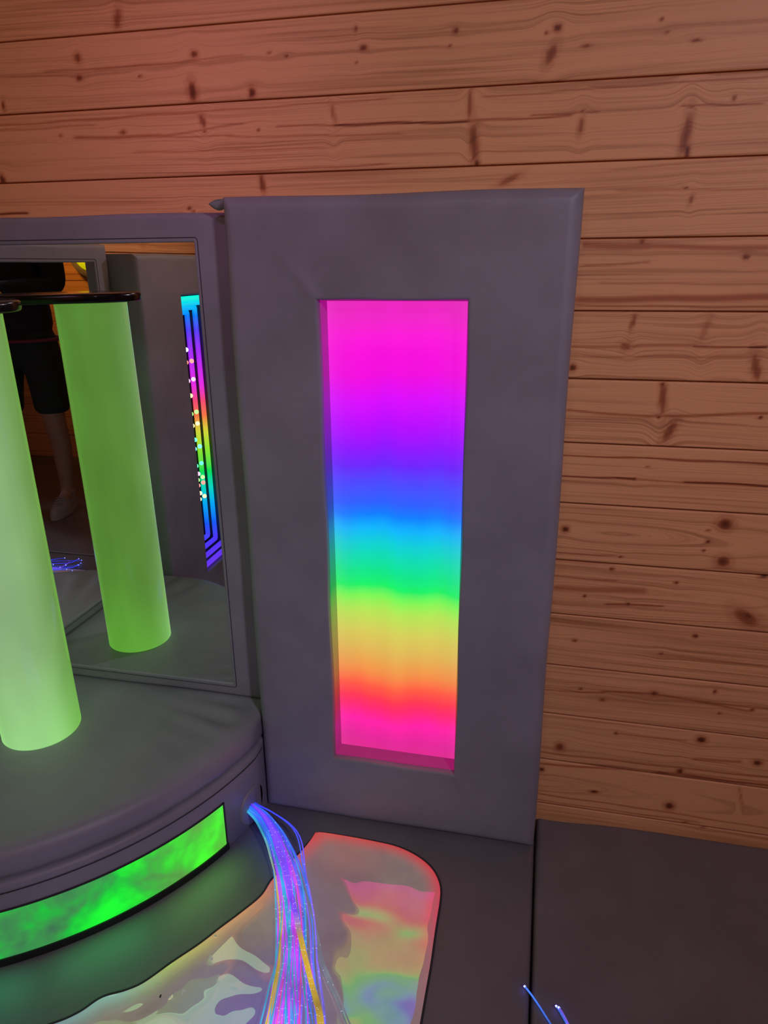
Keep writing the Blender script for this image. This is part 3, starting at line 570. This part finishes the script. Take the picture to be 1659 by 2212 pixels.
for k in range(49):
    a=R(-150+ (60+150)*k/48); outl.append((cxb+.112*math.cos(a),cyb+.112*math.sin(a)))
outl+=[(.075,-.001),(.0,-.001),(.0,-.10)]
bb=bmesh.new(); vs=[bb.verts.new((max(x,.0015),min(y,-.001),.001)) for x,y in outl]; f=bb.faces.new(vs)
ex=bmesh.ops.extrude_face_region(bb,geom=[f]); bmesh.ops.translate(bb,vec=(0,0,.020),verts=[v for v in ex['geom'] if isinstance(v,bmesh.types.BMVert)])
bmesh.ops.recalc_face_normals(bb,faces=list(bb.faces))
es=[e for e in bb.edges if len(e.link_faces)==2 and e.calc_face_angle(0)>R(60) and abs(e.verts[0].co.z-e.verts[1].co.z)<1e-5]
bmesh.ops.bevel(bb,geom=es,offset=.006,segments=3,affect='EDGES',profile=.5)
sharp(mesh_bm('plate',bb,BLACK,br),50)
# ---------------------------------------------------------------- floor mats
def mat_pad(label,x0,x1,y0,y1,zt=0.,dip=None):
    e=empty('floor_mat',((x0+x1)/2,(y0+y1)/2,FZ)); tag(e,label,'floor mat')
    w,d=x1-x0,y1-y0; xs=fine(0,w,.03,.012,5); ys=fine(0,d,.03,.012,5); X,Y=np.meshgrid(xs,ys); nx,ny=len(xs),len(ys)
    dd=np.minimum(np.minimum(X,w-X),np.minimum(Y,d-Y)); r=.011; q=np.clip(r-dd,0,r); Z=zt-FZ-(r-np.sqrt(r*r-q*q))
    Z=Z+.0008*np.clip(dd/.05,0,1)*(np.sin(X*9)*np.sin(Y*7)-1)
    Yw=Y.copy()
    if dip: Yw=Y-dip*np.exp(-((X-.03)/.10)**2)*np.clip((Y-d+.03)/.03,0,1)
    V=[(a-w/2,b-d/2,c) for a,b,c in zip(X.ravel(),Yw.ravel(),Z.ravel())]; F=[]
    for j in range(ny-1):
        for i in range(nx-1): a=j*nx+i; F.append((a,a+1,a+nx+1,a+nx))
    loop=[i for i in range(nx)]+[j*nx+nx-1 for j in range(1,ny)]+[(ny-1)*nx+i for i in range(nx-2,-1,-1)]+[j*nx for j in range(ny-2,0,-1)]
    n0=len(V)
    for v in loop: V.append((V[v][0],V[v][1],.0005))
    n=len(loop)
    for k in range(n): F.append((loop[(k+1)%n],loop[k],n0+k,n0+(k+1)%n))
    F.append(tuple(n0+k for k in range(n)))
    mesh_np('cushion',V,F,VINYL_F,e); return e
m1=mat_pad('grey floor mat with the glowing inset, under the plinth and the rainbow light panel',XL+.001,.6105,-1.256,-.001)
m2=mat_pad('plain dark grey floor mat to the right of the rainbow light panel',.6145,XR-.001,-1.256,-.002,dip=.014)
m3=mat_pad('plain grey floor mat the photographer stands on, seen in the mirror',XL+.001,XR-.001,YF+.001,-1.260)
mx,my=m1.location.x,m1.location.y
OUT=[(.137,-.180),(.143,-.166),(.209,-.163),(.274,-.164),(.323,-.168),(.365,-.182),(.398,-.203),(.418,-.227),(.430,-.255),(.434,-.29),(.435,-.355),(.437,-.424),(.437,-.481),(.437,-.532),(.437,-.65),(.43,-.80),(.36,-.95),(.24,-1.04)]
ref=lambda p:(-p[1]-.675,-(p[0]+.675))
OUT=OUT+[ref(p) for p in OUT[::-1]]
INN=[(.137,-.180),(.132,-.197),(.119,-.235),(.103,-.270),(.088,-.309),(.081,-.351),(.055,-.399),(.034,-.433),(.010,-.474),(-.022,-.519),(-.051,-.563),(-.075,-.584),(-.108,-.604),(-.131,-.636),(-.164,-.663)]
INN=INN+[ref(p) for p in INN[7::-1]]
def resample(pts,n):
    c=np.array(catmull([(x,y,0) for x,y in pts],6))[:,:2]; s=np.concatenate([[0],np.cumsum(np.hypot(*np.diff(c,axis=0).T))]); t=np.linspace(0,s[-1],n)
    return np.stack([np.interp(t,s,c[:,0]),np.interp(t,s,c[:,1])],1),s[-1]
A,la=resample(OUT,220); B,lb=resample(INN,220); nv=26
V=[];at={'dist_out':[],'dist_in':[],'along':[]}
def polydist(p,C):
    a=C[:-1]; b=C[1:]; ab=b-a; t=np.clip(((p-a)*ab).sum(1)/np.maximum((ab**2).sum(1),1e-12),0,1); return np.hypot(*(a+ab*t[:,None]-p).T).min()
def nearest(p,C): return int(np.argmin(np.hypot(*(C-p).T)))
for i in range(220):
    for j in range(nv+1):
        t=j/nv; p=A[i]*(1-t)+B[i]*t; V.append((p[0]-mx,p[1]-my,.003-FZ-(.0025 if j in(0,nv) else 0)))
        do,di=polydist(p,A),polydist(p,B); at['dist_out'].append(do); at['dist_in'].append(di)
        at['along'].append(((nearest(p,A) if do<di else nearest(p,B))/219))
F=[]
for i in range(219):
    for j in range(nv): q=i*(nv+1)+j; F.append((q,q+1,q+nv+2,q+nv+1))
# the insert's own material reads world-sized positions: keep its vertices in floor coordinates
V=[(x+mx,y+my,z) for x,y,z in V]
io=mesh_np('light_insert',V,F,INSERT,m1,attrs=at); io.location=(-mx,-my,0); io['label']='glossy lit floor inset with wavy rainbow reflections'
loop=[(*p,.0005-FZ) for p in A]+[(*p,.0005-FZ) for p in B[::-1]]; loop=[(x-mx,y-my,z) for x,y,z in loop]
V,F=tube_geo(loop+[loop[0]],.0022,6,False); mesh_np('piping',V,F,THREAD,m1)
# specks lying on the lit inset
SPK=plain('glitter_flake',(.9,.95,.92),.2,0,coat=1)
for (x,y,l,a,c,nm,lb_) in ((.034,-.455,.006,30,SPK,'glitter_flake','small pale flake lying on the lit inset, nearest the plinth'),(.045,-.497,.008,40,SPK,'glitter_flake','small bright flake on the lit inset, nearer the hanging fibres'),(-.008,-.583,.005,80,plain('dark_crumb',(.02,.012,.01),.8),'crumb','tiny dark crumb lying on the lit inset')):
    b=box_bm(-l/2,l/2,-l/4,l/4,0,.0012,.0003); o=mesh_bm(nm,b,c,smooth=False); o.location=(x,y,.0035); o.rotation_euler=(0,0,R(-a)); tag(o,lb_,'flake' if nm!='crumb' else 'crumb')
# ---------------------------------------------------------------- fibre bundle
fb_=empty('fibre_optic_bundle',(-.01,-.170,.047)); tag(fb_,'bundle of glowing blue, magenta and yellow fibre strands spilling from the plinth onto the floor','fibre bundle')
C0=Vector((-.01,-.170,.047))
CP=[(-.018,-.166,.046),(-.006,-.176,.048),(.031,-.200,.050),(.071,-.233,.040),(.094,-.259,.029),(.118,-.293,.020),(.144,-.341,.016),(.174,-.41,.014),(.199,-.481,.014),(.218,-.538,.014),(.236,-.590,.014),(.262,-.68,.014),(.27,-.78,.014),(.22,-.90,.013),(.10,-.98,.012),(-.05,-1.01,.010)]
cen=np.array(catmull(CP,8)); S=np.concatenate([[0],np.cumsum(np.linalg.norm(np.diff(cen,axis=0),axis=1))]); Lt=S[-1]
blue=lin(45,60,255)
SM={'blue':strand_mat('fibre_blue',blue,lin(50,110,235),.62),'violet':strand_mat('fibre_violet',blue,lin(120,90,250),.6),'magenta':strand_mat('fibre_magenta',lin(80,40,255),lin(185,50,240),.66),'late':strand_mat('fibre_late_yellow',lin(110,60,240),lin(205,165,30),.62,.30,.36),
    'cyan':strand_mat('fibre_cyan',lin(30,110,240),lin(40,165,215),.5),'yellow':strand_mat('fibre_yellow',lin(40,150,190),lin(195,165,35),.58),'clear':strand_mat('fibre_clear',lin(60,90,220),lin(130,135,150),.32),
    'pink':strand_mat('fibre_pink',lin(80,60,255),lin(225,60,170),.55)}
GL=glowmat('fibre_spark',(.75,.85,1.),1.2); TIP=glowmat('fibre_tip',(.12,.14,1.),9.); GL.cycles.emission_sampling='NONE'
for m_ in SPM: m_.cycles.emission_sampling='NONE'
def width(s): # half width of the bundle along its length
    return np.interp(s,[0,.03,.10,.16,.25,.4,.55,.8,1.1,Lt],[.0105,.012,.017,.021,.025,.028,.045,.075,.12,.2])
def strand(kind,lat0,hgt0,length,phase,drift,parent=fb_,sparks=14,rad=.0014,extra=None):
    n=int(length*90); ss=np.linspace(0,length,n); pts=[]
    for s in ss:
        c=np.array([np.interp(s,S,cen[:,k]) for k in range(3)]); c2=np.array([np.interp(min(s+.01,Lt),S,cen[:,k]) for k in range(3)]); t=c2-c
        if np.hypot(t[0],t[1])<1e-9: t=np.array([np.interp(s,S,cen[:,k]) for k in range(3)])-np.array([np.interp(s-.01,S,cen[:,k]) for k in range(3)])
        side=np.array([t[1],-t[0]])/max(np.hypot(t[0],t[1]),1e-9)  # to the right-hand side of travel
        w=width(s); l=lat0+ .35*math.sin(s*7+phase)*min(1,s/.15)+drift*max(0,s-.15)
        flat=np.interp(s,[0,.1,.2],[1.,.55,.28]); ext=0 if extra is None else extra(s)
        z=c[2]+hgt0*w*flat; z=max(z,.0055+.004*(hgt0+1)*.5) if s>.12 else z
        pts.append((c[0]+side[0]*(w*l+ext)-C0.x,c[1]+side[1]*(w*l+ext)-C0.y,z-C0.z))
    V,F=tube_geo(pts,rad,6); nv_=len(V); at=[ss[i//6] for i in range(nv_)]; mi=[0]*len(F)
    r_=random.Random(int(phase*1000))
    for k in range(sparks):
        i=r_.randrange(8,n-2) if n>12 else 1; p=Vector(pts[i]); q=rad*1.3; base=len(V)
        for d in ((1,0,0),(-1,0,0),(0,1,0),(0,-1,0),(0,0,1),(0,0,-1)): V.append(p+Vector(d)*q); at.append(ss[i])
        for f in ((0,2,4),(2,1,4),(1,3,4),(3,0,4),(2,0,5),(1,2,5),(3,1,5),(0,3,5)): F.append(tuple(base+x for x in f)); mi.append(1)
    # lit tip
    p=Vector(pts[-1]); base=len(V)
    for d in ((1,0,0),(-1,0,0),(0,1,0),(0,-1,0),(0,0,1),(0,0,-1)): V.append(p+Vector(d)*rad*1.6); at.append(length)
    for f in ((0,2,4),(2,1,4),(1,3,4),(3,0,4),(2,0,5),(1,2,5),(3,1,5),(0,3,5)): F.append(tuple(base+x for x in f)); mi.append(2)
    return mesh_np('fibre_strand',V,F,[SM[kind],GL,TIP],parent,attrs={'s':at},mi=mi)
rs=random.Random(11)
def kindfor(l):
    # yellow hangs on the left flank, clear and violet on the right, blue and magenta in the middle
    if l>.72: return rs.choice(['yellow','cyan','cyan','yellow'])
    if l<-.6: return rs.choice(['violet','clear','blue','blue'])
    return rs.choice(['blue','magenta','violet','magenta','cyan','blue','pink','magenta','cyan'])
for i in range(80):
    l=rs.uniform(-1,1); h=rs.uniform(-1,1)
    if l*l+h*h>1: l,h=l*.7,h*.7
    strand(kindfor(l),l,h,rs.uniform(.75,Lt-.02),rs.uniform(0,6.28),rs.uniform(-.9,.9),sparks=rs.choice([8,12,18]))
for i in range(7):   # the yellow lock that crosses to the right on the floor
    ph=i*.11+.3; off=(i-3)*.0022
    strand('late',-.1,.98,rs.uniform(.9,1.2),ph,-.1,sparks=22,extra=(lambda o:(lambda s:o*min(1,s/.2)-.026*np.interp(s,[.26,.34,.50,.7],[0,.25,1.,1.1])))(off))
strand('clear',-.9,.2,.9,1.2,-2.6,sparks=6); strand('clear',-.8,.4,.85,1.3,-2.5,sparks=6); strand('clear',-.7,-.2,.95,.9,-2.9,sparks=5)
strand('blue',-1.1,.3,.7,2.2,0,sparks=10,extra=lambda s:-.020*math.exp(-((s-.12)/.06)**2)); strand('violet',-1.1,.5,.7,2.25,0,sparks=10,extra=lambda s:-.023*math.exp(-((s-.13)/.06)**2))
strand('yellow',1.1,.4,1.0,1.7,.9,sparks=10); strand('yellow',1.2,.1,1.0,1.8,.3,sparks=10)
def free_strand(pts,kind):
    P=[Vector(p)-C0 for p in catmull(pts,10)]; V,F=tube_geo(P,.0015,6); at=[.5]*len(V); mi=[0]*len(F); p=P[0]; base=len(V)
    for d in ((1,0,0),(-1,0,0),(0,1,0),(0,-1,0),(0,0,1),(0,0,-1)): V.append(p+Vector(d)*.0026); at.append(.5)
    for f in ((0,2,4),(2,1,4),(1,3,4),(3,0,4),(2,0,5),(1,2,5),(3,1,5),(0,3,5)): F.append(tuple(base+x for x in f)); mi.append(2)
    for k in range(4,len(P),6):
        base=len(V); p=P[k]
        for d in ((1,0,0),(-1,0,0),(0,1,0),(0,-1,0),(0,0,1),(0,0,-1)): V.append(p+Vector(d)*.0017); at.append(.5)
        for f in ((0,2,4),(2,1,4),(1,3,4),(3,0,4),(2,0,5),(1,2,5),(3,1,5),(0,3,5)): F.append(tuple(base+x for x in f)); mi.append(1)
    mesh_np('fibre_strand',V,F,[SM[kind],GL,TIP],fb_,attrs={'s':at},mi=mi)
free_strand([(.602,-.436,.008),(.616,-.450,.006),(.635,-.474,.004),(.655,-.505,.003),(.675,-.56,.003),(.68,-.66,.003),(.62,-.78,.004),(.48,-.86,.004),(.33,-.86,.008),(.26,-.78,.010)],'blue')
free_strand([(.655,-.460,.008),(.664,-.470,.004),(.678,-.497,.003),(.695,-.55,.003),(.705,-.66,.003),(.65,-.80,.004),(.50,-.89,.004),(.33,-.90,.008),(.25,-.82,.010)],'blue')
free_strand([(.659,-.463,.010),(.668,-.474,.007),(.681,-.501,.005),(.699,-.56,.003),(.70,-.68,.003),(.62,-.82,.004),(.46,-.90,.004),(.30,-.88,.008)],'violet')
# ferrule ring where the strands leave the plinth
t=Vector((.012,-.010,.002)).normalized(); V,F=tube_geo([Vector((-.0145,-.1685,.0465))-C0,Vector((-.011,-.1712,.047))-C0],[.0128,.0120],20); mesh_np('port_ring',V,F,BLACKB,fb_)
# ---------------------------------------------------------------- the photographer (seen twice mirrored) and the phone
FWh=Vector((-.2205,.9754,0)); RTh=Vector((.9754,.2205,0)); PB=Vector((.63,-1.80,0))
def pw(r,f,z): return PB+RTh*r+FWh*f+Vector((0,0,z))
_pit,_yaw,_rol=.335250,.222323,-.0085403
cfw=Vector((-math.sin(_yaw)*math.cos(_pit),math.cos(_yaw)*math.cos(_pit),-math.sin(_pit))); cr=Vector((math.cos(_yaw),math.sin(_yaw),0)); cu=cr.cross(cfw)
CAMP=Vector((.5682301,-1.3577244,1.1887611)); PHC=CAMP-cfw*.009-cu*.058+cr*.016
def ph(r,u,f): return PHC+cr*r+cu*u+cfw*f
skin_m=plain('skin',(.42,.24,.16),.55); shirt_m=plain('black_cotton',(.012,.012,.014),.9); short_m=plain('dark_shorts_cloth',(.018,.03,.026),.9)
shoe_m=plain('pale_canvas',(.42,.39,.40),.8); sole_m=plain('shoe_sole',(.5,.44,.38),.7); hair_m=plain('dark_hair',(.04,.025,.015),.7); eye_m=plain('eye_white',(.7,.7,.68),.2); belt_m=plain('maroon_hem',(.20,.03,.06),.8)
def skinned(name,verts,edges,mat,parent,sub=1,root=0,smooth_=True):
    me=bpy.data.meshes.new(name+'_cage'); me.from_pydata([tuple(v[0]) for v in verts],edges,[]); ob=bpy.data.objects.new(name+'_cage',me); COL.objects.link(ob)
    md=ob.modifiers.new('Skin','SKIN'); md.use_smooth_shade=True; sv=me.skin_vertices[0].data
    for i,v in enumerate(verts):
        r=v[1]; sv[i].radius=r if isinstance(r,tuple) else (r,r); sv[i].use_root=(i==root)
    s=ob.modifiers.new('Sub','SUBSURF'); s.levels=sub; s.render_levels=sub
    bpy.context.view_layer.update(); dg=bpy.context.evaluated_depsgraph_get()
    nm=bpy.data.meshes.new_from_object(ob.evaluated_get(dg)); bpy.data.objects.remove(ob); nm.name=name; nm.materials.clear(); nm.materials.append(mat)
    nm.polygons.foreach_set('use_smooth',np.ones(len(nm.polygons),dtype=bool))
    o=bpy.data.objects.new(name,nm); nm.transform(Matrix.Translation(-parent.location)); return link(o,parent)
per=empty('person',tuple(PB)); tag(per,'person in a black top, dark shorts and pale shoes holding up a phone, seen reflected','person')
bv=[];be=[]
def av(p,r,prev=None):
    bv.append((p,r)); i=len(bv)-1
    if prev is not None: be.append((prev,i))
    return i
pel=av(pw(0,0,.90),(.15,.11)); wai=av(pw(0,.0,1.04),(.135,.10),pel); che=av(pw(0,-.01,1.24),(.155,.11),wai); nb=av(pw(0,-.01,1.385),(.09,.075),che)
nk=av(pw(0,.01,1.45),.052,nb); jaw=av(pw(0,.035,1.515),(.058,.066),nk); hd=av(pw(0,.03,1.575),(.074,.088),jaw); crn=av(pw(0,.015,1.635),(.066,.078),hd)
nose=av(pw(0,.125,1.548),.012,hd)
for s in (-1,1):
    hip=av(pw(s*.095,0,.86),.088,pel); kn=av(pw(s*.115,.02,.47),.056,hip); cf=av(pw(s*.12,-.01,.33),.052,kn); an=av(pw(s*.12,0,.09),.034,cf); av(pw(s*.135,.11,.055),.03,an)
    sh=av(pw(s*.17,-.01,1.365),.056,nb); el=av(pw(s*.245,.06,1.10),.042,sh); fo=el
    w=ph(s*.075,-.07,-.055); mid=(pw(s*.245,.06,1.10)+w)/2; fo=av(mid,.037,el); wr_=av(w,.026,fo)
    pm=av(ph(s*.064,-.035,-.026),(.030,.014),wr_)
    for q,(uu,ln) in enumerate(((.006,.050),(-.016,.055),(-.038,.052),(-.058,.042))):
        k1=av(ph(s*.060,uu-.004,-.008),.0095,pm); k2=av(ph(s*.054,uu,.012),.0085,k1); k3=av(ph(s*(.052-ln*.35),uu,.017),.0078,k2); av(ph(s*(.050-ln*.7),uu+.001,.0135),.0068,k3)
    t1=av(ph(s*.058,-.012,-.024),.0115,pm); t2=av(ph(s*.038,.004,-.018),.0098,t1); av(ph(s*.018,.012,-.016),.0085,t2)
skinned('body',bv,be,skin_m,per,2)
sv_=[(pw(0,0,.82),(.225,.17)),(pw(0,0,1.03),(.175,.13)),(pw(0,-.01,1.24),(.185,.13)),(pw(0,-.01,1.385),(.105,.085)),(pw(0,.0,1.425),(.062,.062))]; se=[(0,1),(1,2),(2,3),(3,4)]
for s in (-1,1):
    i=len(sv_); el_=pw(s*.245,.06,1.10); w_=ph(s*.075,-.07,-.055); sv_+=[(pw(s*.175,-.01,1.365),.074),(el_,.058),(el_.lerp(w_,.5),.049),(el_.lerp(w_,.88),.040)]; se+=[(3,i),(i,i+1),(i+1,i+2),(i+2,i+3)]
skinned('shirt',sv_,se,shirt_m,per,2)
sv_=[(pw(0,0,1.0),(.16,.12)),(pw(0,0,.86),(.175,.13))]; se=[(0,1)]
for s in (-1,1):
    i=len(sv_); sv_+=[(pw(s*.10,0,.78),.105),(pw(s*.115,.015,.55),.088),(pw(s*.117,.02,.49),.09)]; se+=[(1,i),(i,i+1),(i+1,i+2)]
skinned('shorts',sv_,se,short_m,per,2)
V,F=tube_geo([pw(.196*math.cos(2*math.pi*k/24),.148*math.sin(2*math.pi*k/24),.86)-PB for k in range(25)],.008,6,False); mesh_np('shirt_hem',V,F,belt_m,per)
for s in (-1,1):
    # shoe: stacked outlines from sole to ankle opening
    def outline(sc,z,heel=-.07,toe=.20):
        o=[]
        for k in range(28):
            a=2*math.pi*k/28; c,sn=math.cos(a),math.sin(a); y=(heel+toe)/2+(toe-heel)/2*sn; wdt=.046*(1-.18*math.exp(-((y-.03)/.05)**2)); o.append((c*wdt*sc,y,z))
        return o
    rings=[outline(1,0.),outline(1.03,.012),outline(1.0,.022)]
    sole=[(x,y,z) for r in rings for x,y,z in r]; up=[]
    for (sc,z,h,t) in ((.98,.020,-.068,.198),(.95,.045,-.066,.188),(.85,.062,-.064,.150),(.74,.082,-.062,.085),(.72,.098,-.060,.045),(.66,.100,-.055,.038)): up+=outline(sc,z,h,t)
    def loft(pts,nr,nm,mt,par=None,cap=True):
        F=[(i*28+k,i*28+(k+1)%28,(i+1)*28+(k+1)%28,(i+1)*28+k) for i in range(nr-1) for k in range(28)]
        if cap: F.append(tuple(reversed(range(28)))); F.append(tuple(range((nr-1)*28,nr*28)))
        V=[RTh*(x+s*.125)+FWh*(y+.02)+Vector((0,0,z)) for x,y,z in pts]; return sharp(mesh_np(nm,V,F,mt,par or per),60)
    so=loft(up,6,'shoe',shoe_m); so2=loft(sole,3,'sole',sole_m,so)
    for q in range(4):
        c=FWh*(.085+.022*q+.02)+RTh*(s*.125)+Vector((0,0,.083-.007*q)); V,F=tube_geo([c-RTh*.022,c+Vector((0,0,.004)),c+RTh*.022],.003,6); mesh_np('lace',V,F,shoe_m,so)
    b=bmesh.new(); bmesh.ops.create_uvsphere(b,u_segments=16,v_segments=10,radius=.0125,matrix=Matrix.Translation(pw(s*.031,.098,1.578)-PB)); mesh_bm('eye',b,eye_m,per)
    b=bmesh.new(); bmesh.ops.create_uvsphere(b,u_segments=12,v_segments=8,radius=1,matrix=Matrix.Translation(pw(s*.079,.02,1.56)-PB)@Matrix.Diagonal((.012,.018,.032,1))); mesh_bm('ear',b,skin_m,per)
V,F=tube_geo([pw(-.022,.105,1.515)-PB,pw(0,.113,1.512)-PB,pw(.022,.105,1.515)-PB],[.003,.006,.003],8); mesh_np('mouth',V,F,plain('lips',(.35,.12,.10),.5),per)
b=bmesh.new(); bmesh.ops.create_uvsphere(b,u_segments=28,v_segments=18,radius=1,matrix=Matrix.Translation(pw(0,.0,1.615)-PB)@Matrix.Diagonal((.088,.105,.085,1)))
for v in b.verts:
    n_=mnoise.noise(v.co*30); v.co+=v.co.normalized()*.0; v.co.x+=n_*.004; v.co.z+=n_*.005
    f=(v.co).dot(FWh)
    if f>.045 and v.co.z<1.63: v.co-=FWh*(f-.045)
mesh_bm('hair',b,hair_m,per)
phn=empty('phone',tuple(PHC)); tag(phn,'black smartphone held up in both hands, seen reflected in the mirror','phone')
phn.rotation_euler=Matrix((cr,cu,-cfw)).transposed().to_euler()
mesh_bm('case',box_bm(-.037,.037,-.078,.078,-.004,.004,.0035,3),plain('phone_case',(.015,.015,.018),.3),phn,False)
mesh_bm('screen',box_bm(-.034,.034,-.074,.074,.0038,.0045),plain('phone_screen',(.02,.02,.025),.1,emis=(.25,.18,.2),es=.5),phn,False)
mesh_bm('camera_bump',box_bm(-.030,-.004,.040,.072,-.0055,-.0035,.0015,2),plain('camera_glass',(.01,.01,.01),.05),phn,False)

# ---------------------------------------------------------------- lamp behind the camera, seen twice mirrored
wl=empty('wall_lamp',(.80,YF+.001,1.27)); tag(wl,'round yellow wall lamp with a grey rim, seen only as a reflection in the mirror','wall lamp')
def disc_lathe(name,prof,mat):
    V=[];F=[];K=len(prof);n=48
    for k in range(n):
        a=2*math.pi*k/n
        for r,y in prof: V.append((r*math.cos(a),y,r*math.sin(a)))
    for k in range(n):
        for q in range(K-1): F.append((k*K+q,((k+1)%n)*K+q,((k+1)%n)*K+q+1,k*K+q+1))
    return sharp(mesh_np(name,V,F,mat,wl),45)
disc_lathe('rim',[(0,.0),(.145,.0),(.150,.01),(.145,.03),(.125,.04),(.108,.04)],plain('grey_rim',(.35,.33,.30),.4))
disc_lathe('shade',[(.108,.036),(.098,.05),(.07,.062),(.03,.068),(0.0001,.069)],plain('yellow_shade',(.8,.75,.02),.4,emis=(.75,.68,.0),es=.9))
# ---------------------------------------------------------------- lights
def area(name,loc,target,size,energy,col,spread=180):
    l=bpy.data.lights.new(name,'AREA'); l.energy=energy; l.color=col; l.shape='DISK'; l.size=size; l.spread=R(spread)
    o=link(bpy.data.objects.new(name,l)); o.location=loc; d=Vector(target)-Vector(loc); o.rotation_euler=d.to_track_quat('-Z','Y').to_euler(); return o
area('ceiling_light',(1.80,-2.15,2.20),(.15,0,.65),.22,4.6,(.92,.76,1.),84)
area('fill_light',(.35,-2.30,2.28),(.2,0,.9),.45,1.5,(1.,.78,.95),110)  # unseen fill added to even out the left side
area('orange_uplight',(-.60,-1.75,2.05),(-.5,-.1,1.5),.3,.12,(1.,.55,.10))
area('orange_wall_fill',(.2,-1.0,2.2),(XL,-.85,1.5),.3,.9,(1.,.55,.2),60)  # unseen fill added to brighten the left wall in the mirror
area('pink_effect_light',(.05,-1.1,2.25),(-.08,0,1.40),.10,.11,(1.,.34,1.),36)
area('orange_rear_light',(1.2,-2.2,2.1),(.9,-2.75,1.45),.3,3,(1.,.42,.06),70)
# unseen green fills added: a disc under the bracket, strips before the plinth window
area('tube_glow_fill',(TX+.005,TY-.01,1.09),(TX,TY,0),.46,.40,(.52,1.,.50),150)
for q,(dg,col) in enumerate(((-28,(.35,1.,.25)),(-45,(.1,1.,.35)),(-62,(.05,1.,.45)))):
    a=R(dg); p=(CX+(RP+.006)*math.cos(a),(RP+.008)*math.sin(a),.062); wl_=area('window_glow_fill',p,(p[0]+.3*math.cos(a),p[1]+.3*math.sin(a),-.02),.05,.055,col,170); wl_.data.shape='RECTANGLE'; wl_.data.size=.17; wl_.data.size_y=.03
w=bpy.data.worlds.new('room_ambient'); SC.world=w; w.use_nodes=True; w.node_tree.nodes['Background'].inputs[0].default_value=(.35,.3,.4,1); w.node_tree.nodes['Background'].inputs[1].default_value=.02
# ---------------------------------------------------------------- camera
cd=bpy.data.cameras.new('camera'); co=link(bpy.data.objects.new('camera',cd)); SC.camera=co
f_,pit,yaw,rol=1538.39,.335250,.222323,-.0085403
fw=Vector((-math.sin(yaw)*math.cos(pit),math.cos(yaw)*math.cos(pit),-math.sin(pit))); r1=Vector((math.cos(yaw),math.sin(yaw),0)); u1=r1.cross(fw)
r2=r1*math.cos(rol)+u1*math.sin(rol); u2=-r1*math.sin(rol)+u1*math.cos(rol)
M=Matrix((r2,u2,-fw)).transposed().to_4x4(); M.translation=Vector((.5682301,-1.3577244,1.1887611)); co.matrix_world=M
cd.sensor_fit='HORIZONTAL'; cd.sensor_width=36; cd.lens=36*f_/1659; cd.clip_start=.01; cd.clip_end=50
vs=SC.view_settings; vs.view_transform='Standard'; vs.look='None'; vs.gamma=1; vs.use_curve_mapping=False; vs.exposure=0
